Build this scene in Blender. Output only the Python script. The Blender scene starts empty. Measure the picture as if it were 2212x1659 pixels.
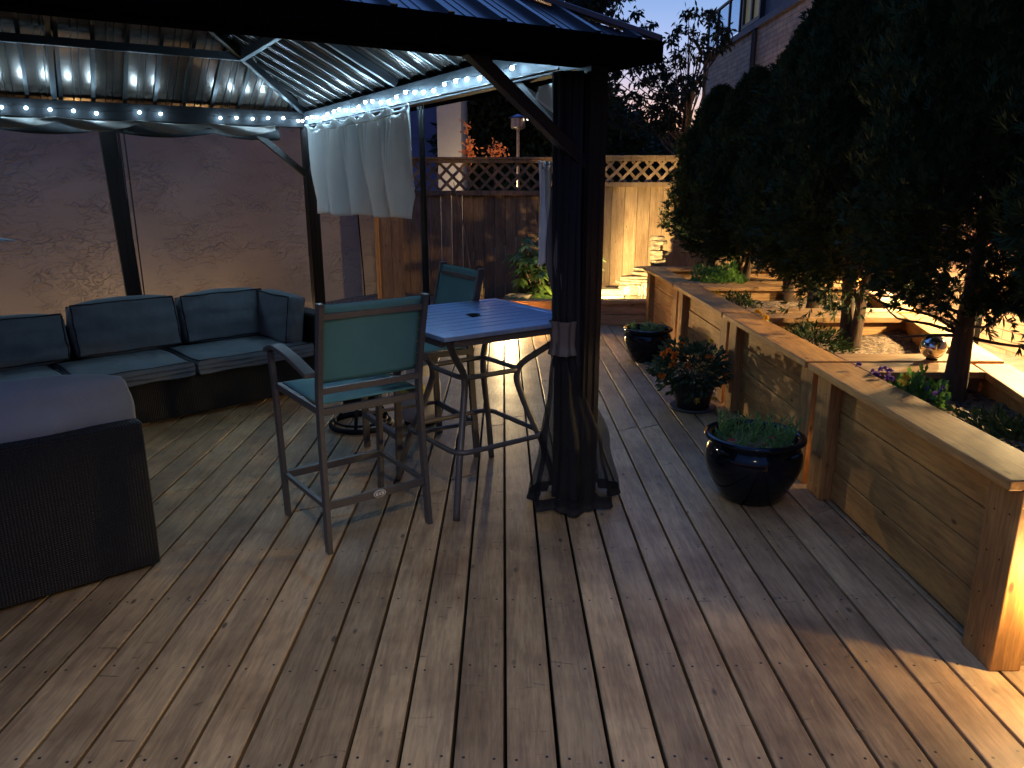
import bpy, bmesh, math, random
import numpy as np
from mathutils import Vector, Matrix
R = math.radians
rnd = random.Random(7)
scn = bpy.context.scene
COL = scn.collection

# ------------------------------------------------------------------ camera
CAM_H = 1.515
PITCH, YAW = 14.955, 0.62
cd = bpy.data.cameras.new("Camera")
cam = bpy.data.objects.new("Camera", cd); COL.objects.link(cam)
cam.location = (0, 0, CAM_H)
cam.rotation_euler = (R(90 - PITCH), 0, R(-YAW))
cd.sensor_width = 36; cd.sensor_fit = 'HORIZONTAL'; cd.lens = 36 * 1608 / 2212
cd.clip_start = 0.05; cd.clip_end = 600
scn.camera = cam

# ------------------------------------------------------------------ world: dusk sky
SUN_EL, SUN_AZ = -1.2, 6.0
world = bpy.data.worlds.new("World"); scn.world = world; world.use_nodes = True
wn = world.node_tree.nodes; wl = world.node_tree.links
wn.clear()
wout = wn.new('ShaderNodeOutputWorld'); bg = wn.new('ShaderNodeBackground')
sky = wn.new('ShaderNodeTexSky'); sky.sky_type = 'NISHITA'; sky.sun_disc = False
sky.sun_elevation = R(SUN_EL); sky.sun_rotation = R(SUN_AZ)
sky.altitude = 100; sky.air_density = 1.3; sky.dust_density = 1.2; sky.ozone_density = 3.0
tc = wn.new('ShaderNodeTexCoord'); mp = wn.new('ShaderNodeMapping'); mp.inputs['Scale'].default_value = (1.6, 1.6, 16)
nz = wn.new('ShaderNodeTexNoise'); nz.inputs['Scale'].default_value = 2.2; nz.inputs['Detail'].default_value = 6
rmp = wn.new('ShaderNodeValToRGB'); rmp.color_ramp.elements[0].position = .50; rmp.color_ramp.elements[1].position = .66
sep = wn.new('ShaderNodeSeparateXYZ')
low = wn.new('ShaderNodeMapRange'); low.inputs['From Min'].default_value = .02; low.inputs['From Max'].default_value = .17
low.inputs['To Min'].default_value = .75; low.inputs['To Max'].default_value = 0.0
mul = wn.new('ShaderNodeMath'); mul.operation = 'MULTIPLY'
mix = wn.new('ShaderNodeMix'); mix.data_type = 'RGBA'; mix.blend_type = 'MULTIPLY'
mix.inputs['B'].default_value = (.42, .44, .62, 1)
tint = wn.new('ShaderNodeMix'); tint.data_type = 'RGBA'; tint.blend_type = 'MULTIPLY'; tint.inputs['Factor'].default_value = 1
tint.inputs['B'].default_value = (.80, .90, 1.0, 1)
wl.new(tc.outputs['Generated'], mp.inputs['Vector']); wl.new(mp.outputs['Vector'], nz.inputs['Vector'])
wl.new(nz.outputs['Fac'], rmp.inputs['Fac']); wl.new(tc.outputs['Generated'], sep.inputs[0])
wl.new(sep.outputs['Z'], low.inputs['Value']); wl.new(rmp.outputs['Color'], mul.inputs[0]); wl.new(low.outputs['Result'], mul.inputs[1])
wl.new(mul.outputs[0], mix.inputs['Factor']); wl.new(sky.outputs['Color'], mix.inputs['A'])
zen = wn.new('ShaderNodeMapRange'); zen.inputs['From Min'].default_value = .28; zen.inputs['From Max'].default_value = .9
zen.inputs['To Min'].default_value = .66; zen.inputs['To Max'].default_value = 1.8
scl = wn.new('ShaderNodeVectorMath'); scl.operation = 'SCALE'
wl.new(sep.outputs['Z'], zen.inputs['Value']); wl.new(tint.outputs['Result'], scl.inputs[0]); wl.new(zen.outputs['Result'], scl.inputs['Scale'])
glo = wn.new('ShaderNodeMapRange'); glo.inputs['From Min'].default_value = .04; glo.inputs['From Max'].default_value = .22
glo.inputs['To Min'].default_value = 1.0; glo.inputs['To Max'].default_value = 0.0
gmx = wn.new('ShaderNodeMix'); gmx.data_type = 'RGBA'; gmx.blend_type = 'MULTIPLY'; gmx.inputs['B'].default_value = (1.9, 1.55, 1.75, 1); gmx.clamp_result = False
wl.new(sep.outputs['Z'], glo.inputs['Value']); wl.new(glo.outputs['Result'], gmx.inputs['Factor']); wl.new(mix.outputs['Result'], gmx.inputs['A'])
wl.new(gmx.outputs['Result'], tint.inputs['A']); wl.new(scl.outputs[0], bg.inputs['Color'])
bg.inputs['Strength'].default_value = 0.15
wl.new(bg.outputs[0], wout.inputs['Surface'])
scn.view_settings.view_transform = 'Standard'; scn.view_settings.look = 'None'
scn.view_settings.exposure = 4.15; scn.view_settings.gamma = 1.0
KL = 1.15 * 2 ** -4.0      # lamp powers below are written for exposure 0
WARM = (1.0, 0.69, 0.31)

# ------------------------------------------------------------------ helpers
def tag(o, label=None, cat=None, group=None, kind=None):
    if label: o['label'] = label
    if cat: o['category'] = cat
    if group: o['group'] = group
    if kind: o['kind'] = kind
    return o
def thing(name, label, cat, loc=(0, 0, 0), rot=0.0, group=None):
    o = bpy.data.objects.new(name, None); COL.objects.link(o)
    o.location = loc; o.rotation_euler = (0, 0, rot); o.empty_display_size = .1
    return tag(o, label, cat, group)
def link_np(name, V, F, mat, parent=None, smooth=False, loops=4):
    V = np.asarray(V, np.float32); F = np.asarray(F, np.int32)
    me = bpy.data.meshes.new(name)
    me.vertices.add(len(V)); me.vertices.foreach_set('co', V.ravel())
    n = len(F); me.loops.add(n * loops); me.polygons.add(n)
    me.loops.foreach_set('vertex_index', F.ravel())
    me.polygons.foreach_set('loop_start', np.arange(0, n * loops, loops, dtype=np.int32))
    me.polygons.foreach_set('loop_total', np.full(n, loops, np.int32))
    me.update(calc_edges=True); me.validate()
    me.materials.append(mat)
    if smooth: me.polygons.foreach_set('use_smooth', np.ones(n, bool))
    o = bpy.data.objects.new(name, me); COL.objects.link(o)
    if parent: o.parent = parent
    return o
class MB:
    def __init__(s): s.v = []; s.f = []
    def box(s, x0, x1, y0, y1, z0, z1):
        b = len(s.v)
        s.v += [(x0, y0, z0), (x1, y0, z0), (x1, y1, z0), (x0, y1, z0), (x0, y0, z1), (x1, y0, z1), (x1, y1, z1), (x0, y1, z1)]
        s.f += [tuple(b + i for i in q) for q in ((0, 3, 2, 1), (4, 5, 6, 7), (0, 1, 5, 4), (1, 2, 6, 5), (2, 3, 7, 6), (3, 0, 4, 7))]
        return s
    def hexa(s, pts):      # 8 points, bottom 4 then top 4
        b = len(s.v); s.v += [tuple(p) for p in pts]
        s.f += [tuple(b + i for i in q) for q in ((0, 3, 2, 1), (4, 5, 6, 7), (0, 1, 5, 4), (1, 2, 6, 5), (2, 3, 7, 6), (3, 0, 4, 7))]
        return s
    def bar(s, p, q, w, h, up=(0, 0, 1)):
        p = Vector(p); q = Vector(q); d = (q - p).normalized(); up = Vector(up)
        sx = d.cross(up)
        if sx.length < 1e-4: sx = d.cross(Vector((1, 0, 0)))
        sx.normalize(); sy = sx.cross(d)
        a = sx * w / 2; b = sy * h / 2
        return s.hexa([p - a - b, p + a - b, p + a + b, p - a + b, q - a - b, q + a - b, q + a + b, q - a + b])
    def tube(s, pts, r, n=8, caps=True, closed=False, flat=1.0):
        pts = [Vector(p) for p in pts]; m = len(pts)
        rr = r if isinstance(r, (list, tuple)) else [r] * m
        base = len(s.v); prev = None
        for i, p in enumerate(pts):
            if closed: d = pts[(i + 1) % m] - pts[i - 1]
            else: d = pts[min(i + 1, m - 1)] - pts[max(i - 1, 0)]
            d.normalize()
            if prev is None:
                a = d.orthogonal().normalized() if abs(d.z) > .9 else d.cross(Vector((0, 0, 1))).normalized()
            else:
                a = (prev - d * prev.dot(d)).normalized()
            prev = a; b = d.cross(a)
            for k in range(n):
                t = 2 * math.pi * k / n
                s.v.append(tuple(p + a * math.cos(t) * rr[i] + b * math.sin(t) * rr[i] * flat))
        for i in range(m if closed else m - 1):
            j = (i + 1) % m
            for k in range(n):
                l = (k + 1) % n
                s.f.append((base + i * n + k, base + i * n + l, base + j * n + l, base + j * n + k))
        if caps and not closed:
            s.f.append(tuple(base + k for k in reversed(range(n)))); s.f.append(tuple(base + (m - 1) * n + k for k in range(n)))
        return s
    def lathe(s, prof, n=32, c=(0, 0, 0), closed=False):
        base = len(s.v); m = len(prof)
        for r, z in prof:
            for k in range(n):
                t = 2 * math.pi * k / n
                s.v.append((c[0] + r * math.cos(t), c[1] + r * math.sin(t), c[2] + z))
        for i in range(m - 1):
            for k in range(n):
                l = (k + 1) % n
                s.f.append((base + i * n + k, base + i * n + l, base + (i + 1) * n + l, base + (i + 1) * n + k))
        return s
    def grid(s, fn, nu, nv):
        base = len(s.v)
        for j in range(nv + 1):
            for i in range(nu + 1): s.v.append(tuple(fn(i / nu, j / nv)))
        for j in range(nv):
            for i in range(nu):
                a = base + j * (nu + 1) + i
                s.f.append((a, a + 1, a + nu + 2, a + nu + 1))
        return s
    def build(s, name, mat, parent=None, bevel=0, smooth=False, solid=0, seg=2):
        me = bpy.data.meshes.new(name); me.from_pydata(s.v, [], s.f); me.materials.append(mat); me.update()
        bm = bmesh.new(); bm.from_mesh(me); bmesh.ops.recalc_face_normals(bm, faces=bm.faces); bm.to_mesh(me); bm.free()
        o = bpy.data.objects.new(name, me); COL.objects.link(o)
        if parent: o.parent = parent
        if smooth:
            for p in me.polygons: p.use_smooth = True
        if solid:
            m = o.modifiers.new('solid', 'SOLIDIFY'); m.thickness = solid; m.offset = 0
        if bevel:
            m = o.modifiers.new('bevel', 'BEVEL'); m.width = bevel; m.segments = seg; m.limit_method = 'ANGLE'; m.angle_limit = R(40)
            m.harden_normals = False
        return o
def bez(pts, n=8):
    """Catmull-Rom through pts"""
    P = [Vector(p) for p in pts]; out = []
    for i in range(len(P) - 1):
        p0 = P[max(i - 1, 0)]; p1 = P[i]; p2 = P[i + 1]; p3 = P[min(i + 2, len(P) - 1)]
        for k in range(n):
            t = k / n
            out.append(.5 * ((2 * p1) + (p2 - p0) * t + (2 * p0 - 5 * p1 + 4 * p2 - p3) * t * t + (3 * p1 - p0 - 3 * p2 + p3) * t ** 3))
    out.append(P[-1]); return out

# ------------------------------------------------------------------ materials
def mat(name, col=(.5, .5, .5), rough=.6, metal=0.0, **kw):
    m = bpy.data.materials.new(name); m.use_nodes = True
    b = m.node_tree.nodes['Principled BSDF']
    b.inputs['Base Color'].default_value = (*col, 1); b.inputs['Roughness'].default_value = rough; b.inputs['Metallic'].default_value = metal
    for k, v in kw.items(): b.inputs[k].default_value = v
    return m
class N:
    def __init__(s, m): s.m = m; s.t = m.node_tree; s.b = s.t.nodes['Principled BSDF']
    def n(s, ty, **kw):
        x = s.t.nodes.new(ty)
        for k, v in kw.items():
            if k in ('operation', 'data_type', 'blend_type', 'feature', 'distance', 'noise_dimensions', 'wave_type', 'bands_direction', 'clamp'): setattr(x, k, v)
            else: x.inputs[k.replace('_', ' ')].default_value = v
        return x
    def l(s, a, b): s.t.links.new(a, b)
    def math(s, op, a, b=None):
        x = s.t.nodes.new('ShaderNodeMath'); x.operation = op
        for i, q in enumerate((a, b)):
            if q is None: continue
            if isinstance(q, (int, float)): x.inputs[i].default_value = q
            else: s.l(q, x.inputs[i])
        return x.outputs[0]
    def ramp(s, fac, stops):
        x = s.t.nodes.new('ShaderNodeValToRGB'); e = x.color_ramp.elements
        e[0].position, e[0].color = stops[0][0], (*stops[0][1], 1); e[1].position, e[1].color = stops[-1][0], (*stops[-1][1], 1)
        for p, c in stops[1:-1]:
            q = e.new(p); q.color = (*c, 1)
        s.l(fac, x.inputs[0]); return x.outputs[0]
    def mixc(s, fac, a, b, mode='MIX'):
        x = s.t.nodes.new('ShaderNodeMix'); x.data_type = 'RGBA'; x.blend_type = mode
        for q, nm in ((fac, 'Factor'), (a, 'A'), (b, 'B')):
            if isinstance(q, (int, float)): x.inputs[nm].default_value = q
            elif isinstance(q, tuple): x.inputs[nm].default_value = (*q, 1)
            else: s.l(q, x.inputs[nm])
        return x.outputs['Result']
    def bump(s, h, strength=.3, dist=.01):
        x = s.t.nodes.new('ShaderNodeBump'); x.inputs['Strength'].default_value = strength; x.inputs['Distance'].default_value = dist
        s.l(h, x.inputs['Height']); s.l(x.outputs[0], s.b.inputs['Normal'])
def coords(g, scale=(1, 1, 1), island=True, obj=True):
    tcn = g.n('ShaderNodeTexCoord'); m_ = g.n('ShaderNodeMapping'); m_.inputs['Scale'].default_value = scale
    src = tcn.outputs['Object']
    geo = None
    if island:
        geo = g.n('ShaderNodeNewGeometry')
        ad = g.t.nodes.new('ShaderNodeVectorMath'); ad.operation = 'MULTIPLY_ADD'
        cmb = g.t.nodes.new('ShaderNodeCombineXYZ')
        for i in range(3): g.l(geo.outputs['Random Per Island'], cmb.inputs[i])
        g.l(cmb.outputs[0], ad.inputs[0]); ad.inputs[1].default_value = (37, 53, 71); g.l(src, ad.inputs[2])
        src = ad.outputs[0]
    g.l(src, m_.inputs['Vector'])
    return m_.outputs[0], geo
def wood(name, light, dark, axis='y', knots=.6, rough=.6, grain=1.0, tone=.25, screws=False, stain=.5, spec=.4):
    m = mat(name, light, rough); g = N(m); g.b.inputs['Specular IOR Level'].default_value = spec
    long = {'x': (1.2, 14, 14), 'y': (14, 1.2, 14), 'z': (14, 14, 1.2)}[axis]
    v, geo = coords(g, tuple(a * grain for a in long))
    n1 = g.n('ShaderNodeTexNoise', Scale=1.0, Detail=5.0, Roughness=.6, Distortion=.6); g.l(v, n1.inputs['Vector'])
    w = g.n('ShaderNodeTexNoise', Scale=7.0, Detail=3.0, Roughness=.7, Distortion=.25); g.l(v, w.inputs['Vector'])
    fac = g.math('ADD', g.math('MULTIPLY', n1.outputs['Fac'], .5), g.math('MULTIPLY', w.outputs['Fac'], .5))
    c = g.ramp(fac, [(.40, dark), (.5, tuple((a + b) / 2 for a, b in zip(light, dark))), (.60, light)])
    # board to board tone
    ton = g.n('ShaderNodeMapRange'); ton.inputs['To Min'].default_value = 1 - tone; ton.inputs['To Max'].default_value = 1 + tone
    g.l(geo.outputs['Random Per Island'], ton.inputs['Value'])
    cm = g.t.nodes.new('ShaderNodeVectorMath'); cm.operation = 'SCALE'; g.l(c, cm.inputs[0]); g.l(ton.outputs[0], cm.inputs['Scale'])
    c = cm.outputs[0]
    # blotchy weathering
    v2, _ = coords(g, (1, 1, 1))
    bl = g.n('ShaderNodeTexNoise', Scale=2.3, Detail=4.0, Roughness=.62); g.l(v2, bl.inputs['Vector'])
    c = g.mixc(g.ramp(bl.outputs['Fac'], [(.42, (0, 0, 0)), (.66, (stain,) * 3)]), c, g.mixc(1.0, c, (.55, .5, .48), 'MULTIPLY'))
    # knots
    kl = {'x': (4, 9, 9), 'y': (9, 4, 9), 'z': (9, 9, 4)}[axis]
    v3, _ = coords(g, kl)
    vo = g.n('ShaderNodeTexVoronoi', Scale=1.0, Randomness=1.0); g.l(v3, vo.inputs['Vector'])
    kf = g.ramp(vo.outputs['Distance'], [(.05, (knots,) * 3), (.10, (0, 0, 0))])
    c = g.mixc(kf, c, tuple(a * .28 for a in dark))
    if screws:
        tcn = g.n('ShaderNodeTexCoord'); sp = g.n('ShaderNodeSeparateXYZ'); g.l(tcn.outputs['Object'], sp.inputs[0])
        xb = g.math('MODULO', g.math('ADD', sp.outputs['X'], 14.5), .145)
        dx = g.math('SUBTRACT', g.math('ABSOLUTE', g.math('SUBTRACT', xb, .0725)), .042)
        wob = g.n('ShaderNodeTexWhiteNoise'); wob.noise_dimensions = '1D'
        g.l(g.math('FLOOR', g.math('DIVIDE', g.math('ADD', sp.outputs['X'], 14.5), .0725)), wob.inputs['W'])
        yy = g.math('ADD', g.math('ADD', sp.outputs['Y'], 20), g.math('MULTIPLY', wob.outputs['Value'], .035))
        dy = g.math('SUBTRACT', g.math('MODULO', yy, .406), .2)
        d2 = g.math('ADD', g.math('MULTIPLY', dx, dx), g.math('MULTIPLY', dy, dy))
        sc = g.math('LESS_THAN', d2, 2.0e-5)
        c = g.mixc(sc, c, (.012, .01, .009))
    if screws:
        v4, _ = coords(g, (7, 30, 7)); mk = g.n('ShaderNodeTexNoise', Scale=1.0, Detail=4.0, Roughness=.55, Distortion=.9); g.l(v4, mk.inputs['Vector'])
        c = g.mixc(g.ramp(mk.outputs['Fac'], [(.66, (0, 0, 0)), (.74, (.75, .75, .75))]), c, (.035, .027, .022))
    g.l(c, g.b.inputs['Base Color'])
    rr = g.n('ShaderNodeMapRange'); rr.inputs['To Min'].default_value = rough - .12; rr.inputs['To Max'].default_value = rough + .18
    g.l(bl.outputs['Fac'], rr.inputs['Value']); g.l(rr.outputs[0], g.b.inputs['Roughness'])
    g.bump(fac, .3, .003)
    return m
def noisy(name, c1, c2, scale=8, rough=.7, bump=.3, dist=.01, metal=0, detail=5, stretch=(1, 1, 1), lo=.35, hi=.65, **kw):
    m = mat(name, c1, rough, metal, **kw); g = N(m); v, _ = coords(g, stretch, island=False)
    n1 = g.n('ShaderNodeTexNoise', Scale=float(scale), Detail=float(detail), Roughness=.6); g.l(v, n1.inputs['Vector'])
    g.l(g.ramp(n1.outputs['Fac'], [(lo, c1), (hi, c2)]), g.b.inputs['Base Color'])
    if bump: g.bump(n1.outputs['Fac'], bump, dist)
    return m
def leafmat(name, c1, c2, rough=.55, trans=.25):
    m = mat(name, c1, rough); g = N(m)
    geo = g.n('ShaderNodeNewGeometry')
    g.l(g.ramp(geo.outputs['Random Per Island'], [(0.0, c1), (1.0, c2)]), g.b.inputs['Base Color'])
    g.b.inputs['Specular IOR Level'].default_value = .5 if rough < .5 else .18
    tr = g.t.nodes.new('ShaderNodeBsdfTranslucent'); mx = g.t.nodes.new('ShaderNodeMixShader'); mx.inputs[0].default_value = trans
    g.l(g.ramp(geo.outputs['Random Per Island'], [(0.0, c1), (1.0, c2)]), tr.inputs['Color'])
    out = [n_ for n_ in g.t.nodes if n_.type == 'OUTPUT_MATERIAL'][0]
    g.l(g.b.outputs[0], mx.inputs[1]); g.l(tr.outputs[0], mx.inputs[2]); g.l(mx.outputs[0], out.inputs['Surface'])
    return m
def emis(name, col, strength):
    m = mat(name, col, .5); b = m.node_tree.nodes['Principled BSDF']
    b.inputs['Emission Color'].default_value = (*col, 1); b.inputs['Emission Strength'].default_value = strength * KL
    return m
def netmat(name, col, cell=.004, hole=.55, rough=.8):
    m = mat(name, col, rough); g = N(m)
    tr = g.t.nodes.new('ShaderNodeBsdfTransparent'); mx = g.t.nodes.new('ShaderNodeMixShader')
    out = [n_ for n_ in g.t.nodes if n_.type == 'OUTPUT_MATERIAL'][0]
    mx.inputs[0].default_value = hole
    g.l(g.b.outputs[0], mx.inputs[1]); g.l(tr.outputs[0], mx.inputs[2]); g.l(mx.outputs[0], out.inputs['Surface'])
    return m

M = {}
M['deck'] = wood('deck_boards', (.53, .355, .175), (.30, .195, .10), 'y', .95, .48, 1.0, .24, screws=True, stain=.9, spec=.5)
M['cedar_wood'] = wood('planter_wood', (.70, .36, .095), (.38, .18, .05), 'y', .9, .62, .8, .1, stain=.5)
M['cedar_up'] = wood('planter_wood_upright', (.68, .35, .095), (.37, .175, .05), 'z', .9, .62, .8, .12, stain=.4)
M['cedar_x'] = wood('planter_wood_across', (.54, .32, .135), (.30, .165, .07), 'x', .9, .62, .8, .1, stain=.5)
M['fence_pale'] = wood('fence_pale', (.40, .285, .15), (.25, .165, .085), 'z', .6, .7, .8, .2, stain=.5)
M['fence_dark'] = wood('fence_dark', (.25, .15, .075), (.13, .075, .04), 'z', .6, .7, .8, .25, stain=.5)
M['black_metal'] = mat('black_powder_coat', (.006, .0055, .006), .6, **{'Specular IOR Level': .18})
M['matt_black'] = mat('matt_black', (.004, .0038, .004), .9, **{'Specular IOR Level': .0})
M['post_metal'] = noisy('post_dark_brown', (.016, .011, .010), (.022, .015, .013), 30, .42, .05, .002)
M['roof'] = noisy('roof_steel', (.13, .095, .075), (.18, .135, .105), 4, .27, .10, .008, metal=.8)
M['roof_top'] = noisy('roof_steel_top', (.05, .05, .055), (.07, .07, .08), 4, .30, .06, .01, metal=.5)
M['roof_rib'] = mat('roof_rib_dark', (.03, .028, .028), .4, .6)
M['beam_side'] = mat('beam_painted', (.010, .012, .015), .6, **{'Specular IOR Level': .25})
M['purlin'] = mat('purlin_steel', (.022, .024, .028), .4, .5)
M['chair_frame'] = noisy('taupe_powder_coat', (.085, .078, .078), (.10, .092, .09), 60, .42, .06, .001, metal=.2)
M['table_frame'] = noisy('table_taupe', (.085, .078, .075), (.10, .09, .088), 60, .42, .06, .001, metal=.2)
M['table_top'] = noisy('table_top_sky_blue', (.26, .38, .60), (.30, .43, .66), 40, .30, .05, .001, metal=.55)  # blue of the reflected sky put into the base colour
def sling(name, c1, c2, trans):
    m = mat(name, c1, .65); g = N(m); v, _ = coords(g, (1, 1, 1), island=False)
    n1 = g.n('ShaderNodeTexNoise', Scale=400.0, Detail=2.0); g.l(v, n1.inputs['Vector'])
    n2 = g.n('ShaderNodeTexNoise', Scale=6.0, Detail=3.0); g.l(v, n2.inputs['Vector'])
    c = g.ramp(g.math('ADD', g.math('MULTIPLY', n1.outputs['Fac'], .4), g.math('MULTIPLY', n2.outputs['Fac'], .6)), [(.35, c1), (.65, c2)])
    g.l(c, g.b.inputs['Base Color']); g.bump(n1.outputs['Fac'], .3, .001)
    tr = g.t.nodes.new('ShaderNodeBsdfTranslucent'); mx = g.t.nodes.new('ShaderNodeMixShader'); mx.inputs[0].default_value = trans
    g.l(c, tr.inputs['Color']); out = [n_ for n_ in g.t.nodes if n_.type == 'OUTPUT_MATERIAL'][0]
    g.l(g.b.outputs[0], mx.inputs[1]); g.l(tr.outputs[0], mx.inputs[2]); g.l(mx.outputs[0], out.inputs['Surface'])
    return m
M['sling'] = sling('teal_sling', (.10, .28, .29), (.13, .33, .34), .25)
def fabric(name, c1, c2, sc=260, bumpd=.0012):
    m = mat(name, c1, .9); g = N(m); v, _ = coords(g, (1, 1, 1), island=False)
    n1 = g.n('ShaderNodeTexNoise', Scale=float(sc), Detail=3.0); g.l(v, n1.inputs['Vector'])
    n2 = g.n('ShaderNodeTexNoise', Scale=7.0, Detail=4.0); g.l(v, n2.inputs['Vector'])
    s_ = g.math('ADD', g.math('MULTIPLY', n1.outputs['Fac'], .35), g.math('MULTIPLY', n2.outputs['Fac'], .65))
    g.l(g.ramp(s_, [(.35, c1), (.65, c2)]), g.b.inputs['Base Color'])
    g.bump(g.math('ADD', g.math('MULTIPLY', n1.outputs['Fac'], .1), n2.outputs['Fac']), .7, .022)
    return m
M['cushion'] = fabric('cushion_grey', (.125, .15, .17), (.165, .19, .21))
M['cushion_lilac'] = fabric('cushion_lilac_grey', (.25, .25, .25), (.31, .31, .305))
M['piping'] = mat('piping_black', (.01, .01, .012), .7)
M['curtain'] = sling('curtain_white', (.80, .80, .77), (.86, .86, .84), .25)
M['curtain_taupe'] = sling('curtain_taupe', (.15, .125, .105), (.19, .155, .13), .2)
M['net'] = netmat('black_mosquito_net', (.010, .010, .010), hole=.68)
M['net_dense'] = mat('black_net_gathered', (.012, .011, .011), .85)
def wicker(name):
    m = mat(name, (.012, .011, .011), .55); g = N(m); v, _ = coords(g, (1, 1, 1), island=False)
    w1 = g.n('ShaderNodeTexWave', Scale=34.0, Distortion=1.0); w1.bands_direction = 'Z'; g.l(v, w1.inputs['Vector'])
    w2 = g.n('ShaderNodeTexWave', Scale=28.0, Distortion=1.0); w2.bands_direction = 'X'; g.l(v, w2.inputs['Vector'])
    h = g.math('MULTIPLY', w1.outputs['Fac'], w2.outputs['Fac'])
    g.l(g.ramp(h, [(.0, (.003, .003, .003)), (1.0, (.009, .008, .008))]), g.b.inputs['Base Color'])
    g.bump(h, .8, .006); return m
M['wicker'] = wicker('black_wicker')
def stucco(name, c1, c2):
    m = mat(name, c1, .85); g = N(m); v, _ = coords(g, (1, 1, 1.7), island=False)
    n1 = g.n('ShaderNodeTexNoise', Scale=5.5, Detail=2.0, Roughness=.45, Distortion=.7); g.l(v, n1.inputs['Vector'])
    h1 = g.ramp(n1.outputs['Fac'], [(.455, (0, 0, 0)), (.497, (1, 1, 1)), (.512, (0, 0, 0)), (1, (0, 0, 0))])
    n2 = g.n('ShaderNodeTexNoise', Scale=12.0, Detail=2.0, Roughness=.45, Distortion=.6); g.l(v, n2.inputs['Vector'])
    h2 = g.ramp(n2.outputs['Fac'], [(.44, (0, 0, 0)), (.50, (1, 1, 1)), (.52, (0, 0, 0)), (1, (0, 0, 0))])
    nm = g.n('ShaderNodeTexNoise', Scale=1.7, Detail=4.0, Roughness=.6); g.l(v, nm.inputs['Vector'])
    mk = g.ramp(nm.outputs['Fac'], [(.42, (0, 0, 0)), (.62, (1, 1, 1))])
    n3 = g.n('ShaderNodeTexNoise', Scale=45.0, Detail=5.0); g.l(v, n3.inputs['Vector'])
    h = g.math('ADD', g.math('MULTIPLY', g.math('ADD', g.math('MULTIPLY', h1, .8), g.math('MULTIPLY', h2, .5)), mk), g.math('MULTIPLY', n3.outputs['Fac'], .16))
    n4 = g.n('ShaderNodeTexNoise', Scale=.9, Detail=3.0); g.l(v, n4.inputs['Vector'])
    g.l(g.ramp(n4.outputs['Fac'], [(.35, c1), (.65, c2)]), g.b.inputs['Base Color'])
    g.bump(h, 1.0, .017); return m
M['stucco'] = stucco('stucco_mauve_beige', (.26, .21, .175), (.32, .26, .215))
M['glaze'] = noisy('glaze_blue_black', (.002, .004, .006), (.005, .009, .014), 5, .10, .03, .004, **{'Specular IOR Level': .3})
M['soil'] = noisy('mulch', (.36, .25, .165), (.06, .038, .024), 34, .95, 1.0, .03, lo=.38, hi=.62)
M['ground'] = noisy('dark_earth', (.05, .04, .03), (.09, .07, .05), 3, .95, .5, .03)
M['path'] = noisy('path_pale', (.34, .28, .22), (.46, .39, .31), 14, .9, .5, .01)
M['rock'] = noisy('slab_rock', (.13, .105, .065), (.24, .20, .125), 9, .8, .8, .02)
M['water'] = mat('pond_water', (.10, .11, .05), .06, 0, **{'Specular IOR Level': .6})
M['bark'] = noisy('cedar_bark', (.12, .075, .05), (.05, .032, .022), 16, .95, 1.0, .02, stretch=(1, 1, .15))
M['cedar'] = leafmat('cedar_foliage', (.016, .034, .012), (.042, .070, .022), .7, .12)
M['far_leaf'] = leafmat('far_foliage', (.02, .035, .02), (.04, .06, .03), .7, .1)
M['maple'] = leafmat('maple_foliage', (.014, .022, .014), (.03, .04, .022), .7, .08)
M['rhodo'] = leafmat('rhododendron_leaf', (.05, .12, .025), (.14, .20, .04), .35, .3)
M['bush'] = leafmat('bush_leaf', (.06, .16, .03), (.16, .32, .07), .5, .35)
M['herb'] = leafmat('herb_leaf', (.08, .18, .06), (.18, .32, .10), .5, .3)
M['lantana'] = leafmat('lantana_leaf', (.03, .06, .03), (.06, .10, .045), .55, .2)
M['purple'] = leafmat('purple_flower', (.16, .06, .34), (.34, .22, .55), .6, .3)
M['orange'] = leafmat('orange_flower', (.75, .16, .02), (.85, .33, .04), .6, .3)
M['yellow'] = leafmat('yellow_flower', (.80, .50, .03), (.85, .62, .08), .6, .3)
M['red'] = leafmat('red_flower', (.40, .01, .03), (.6, .03, .08), .6, .3)
M['firelit_leaf'] = leafmat('firelit_leaf', (.75, .22, .06), (.85, .42, .16), .6, .3)  # orange of the firelight painted into the leaf colour
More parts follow.
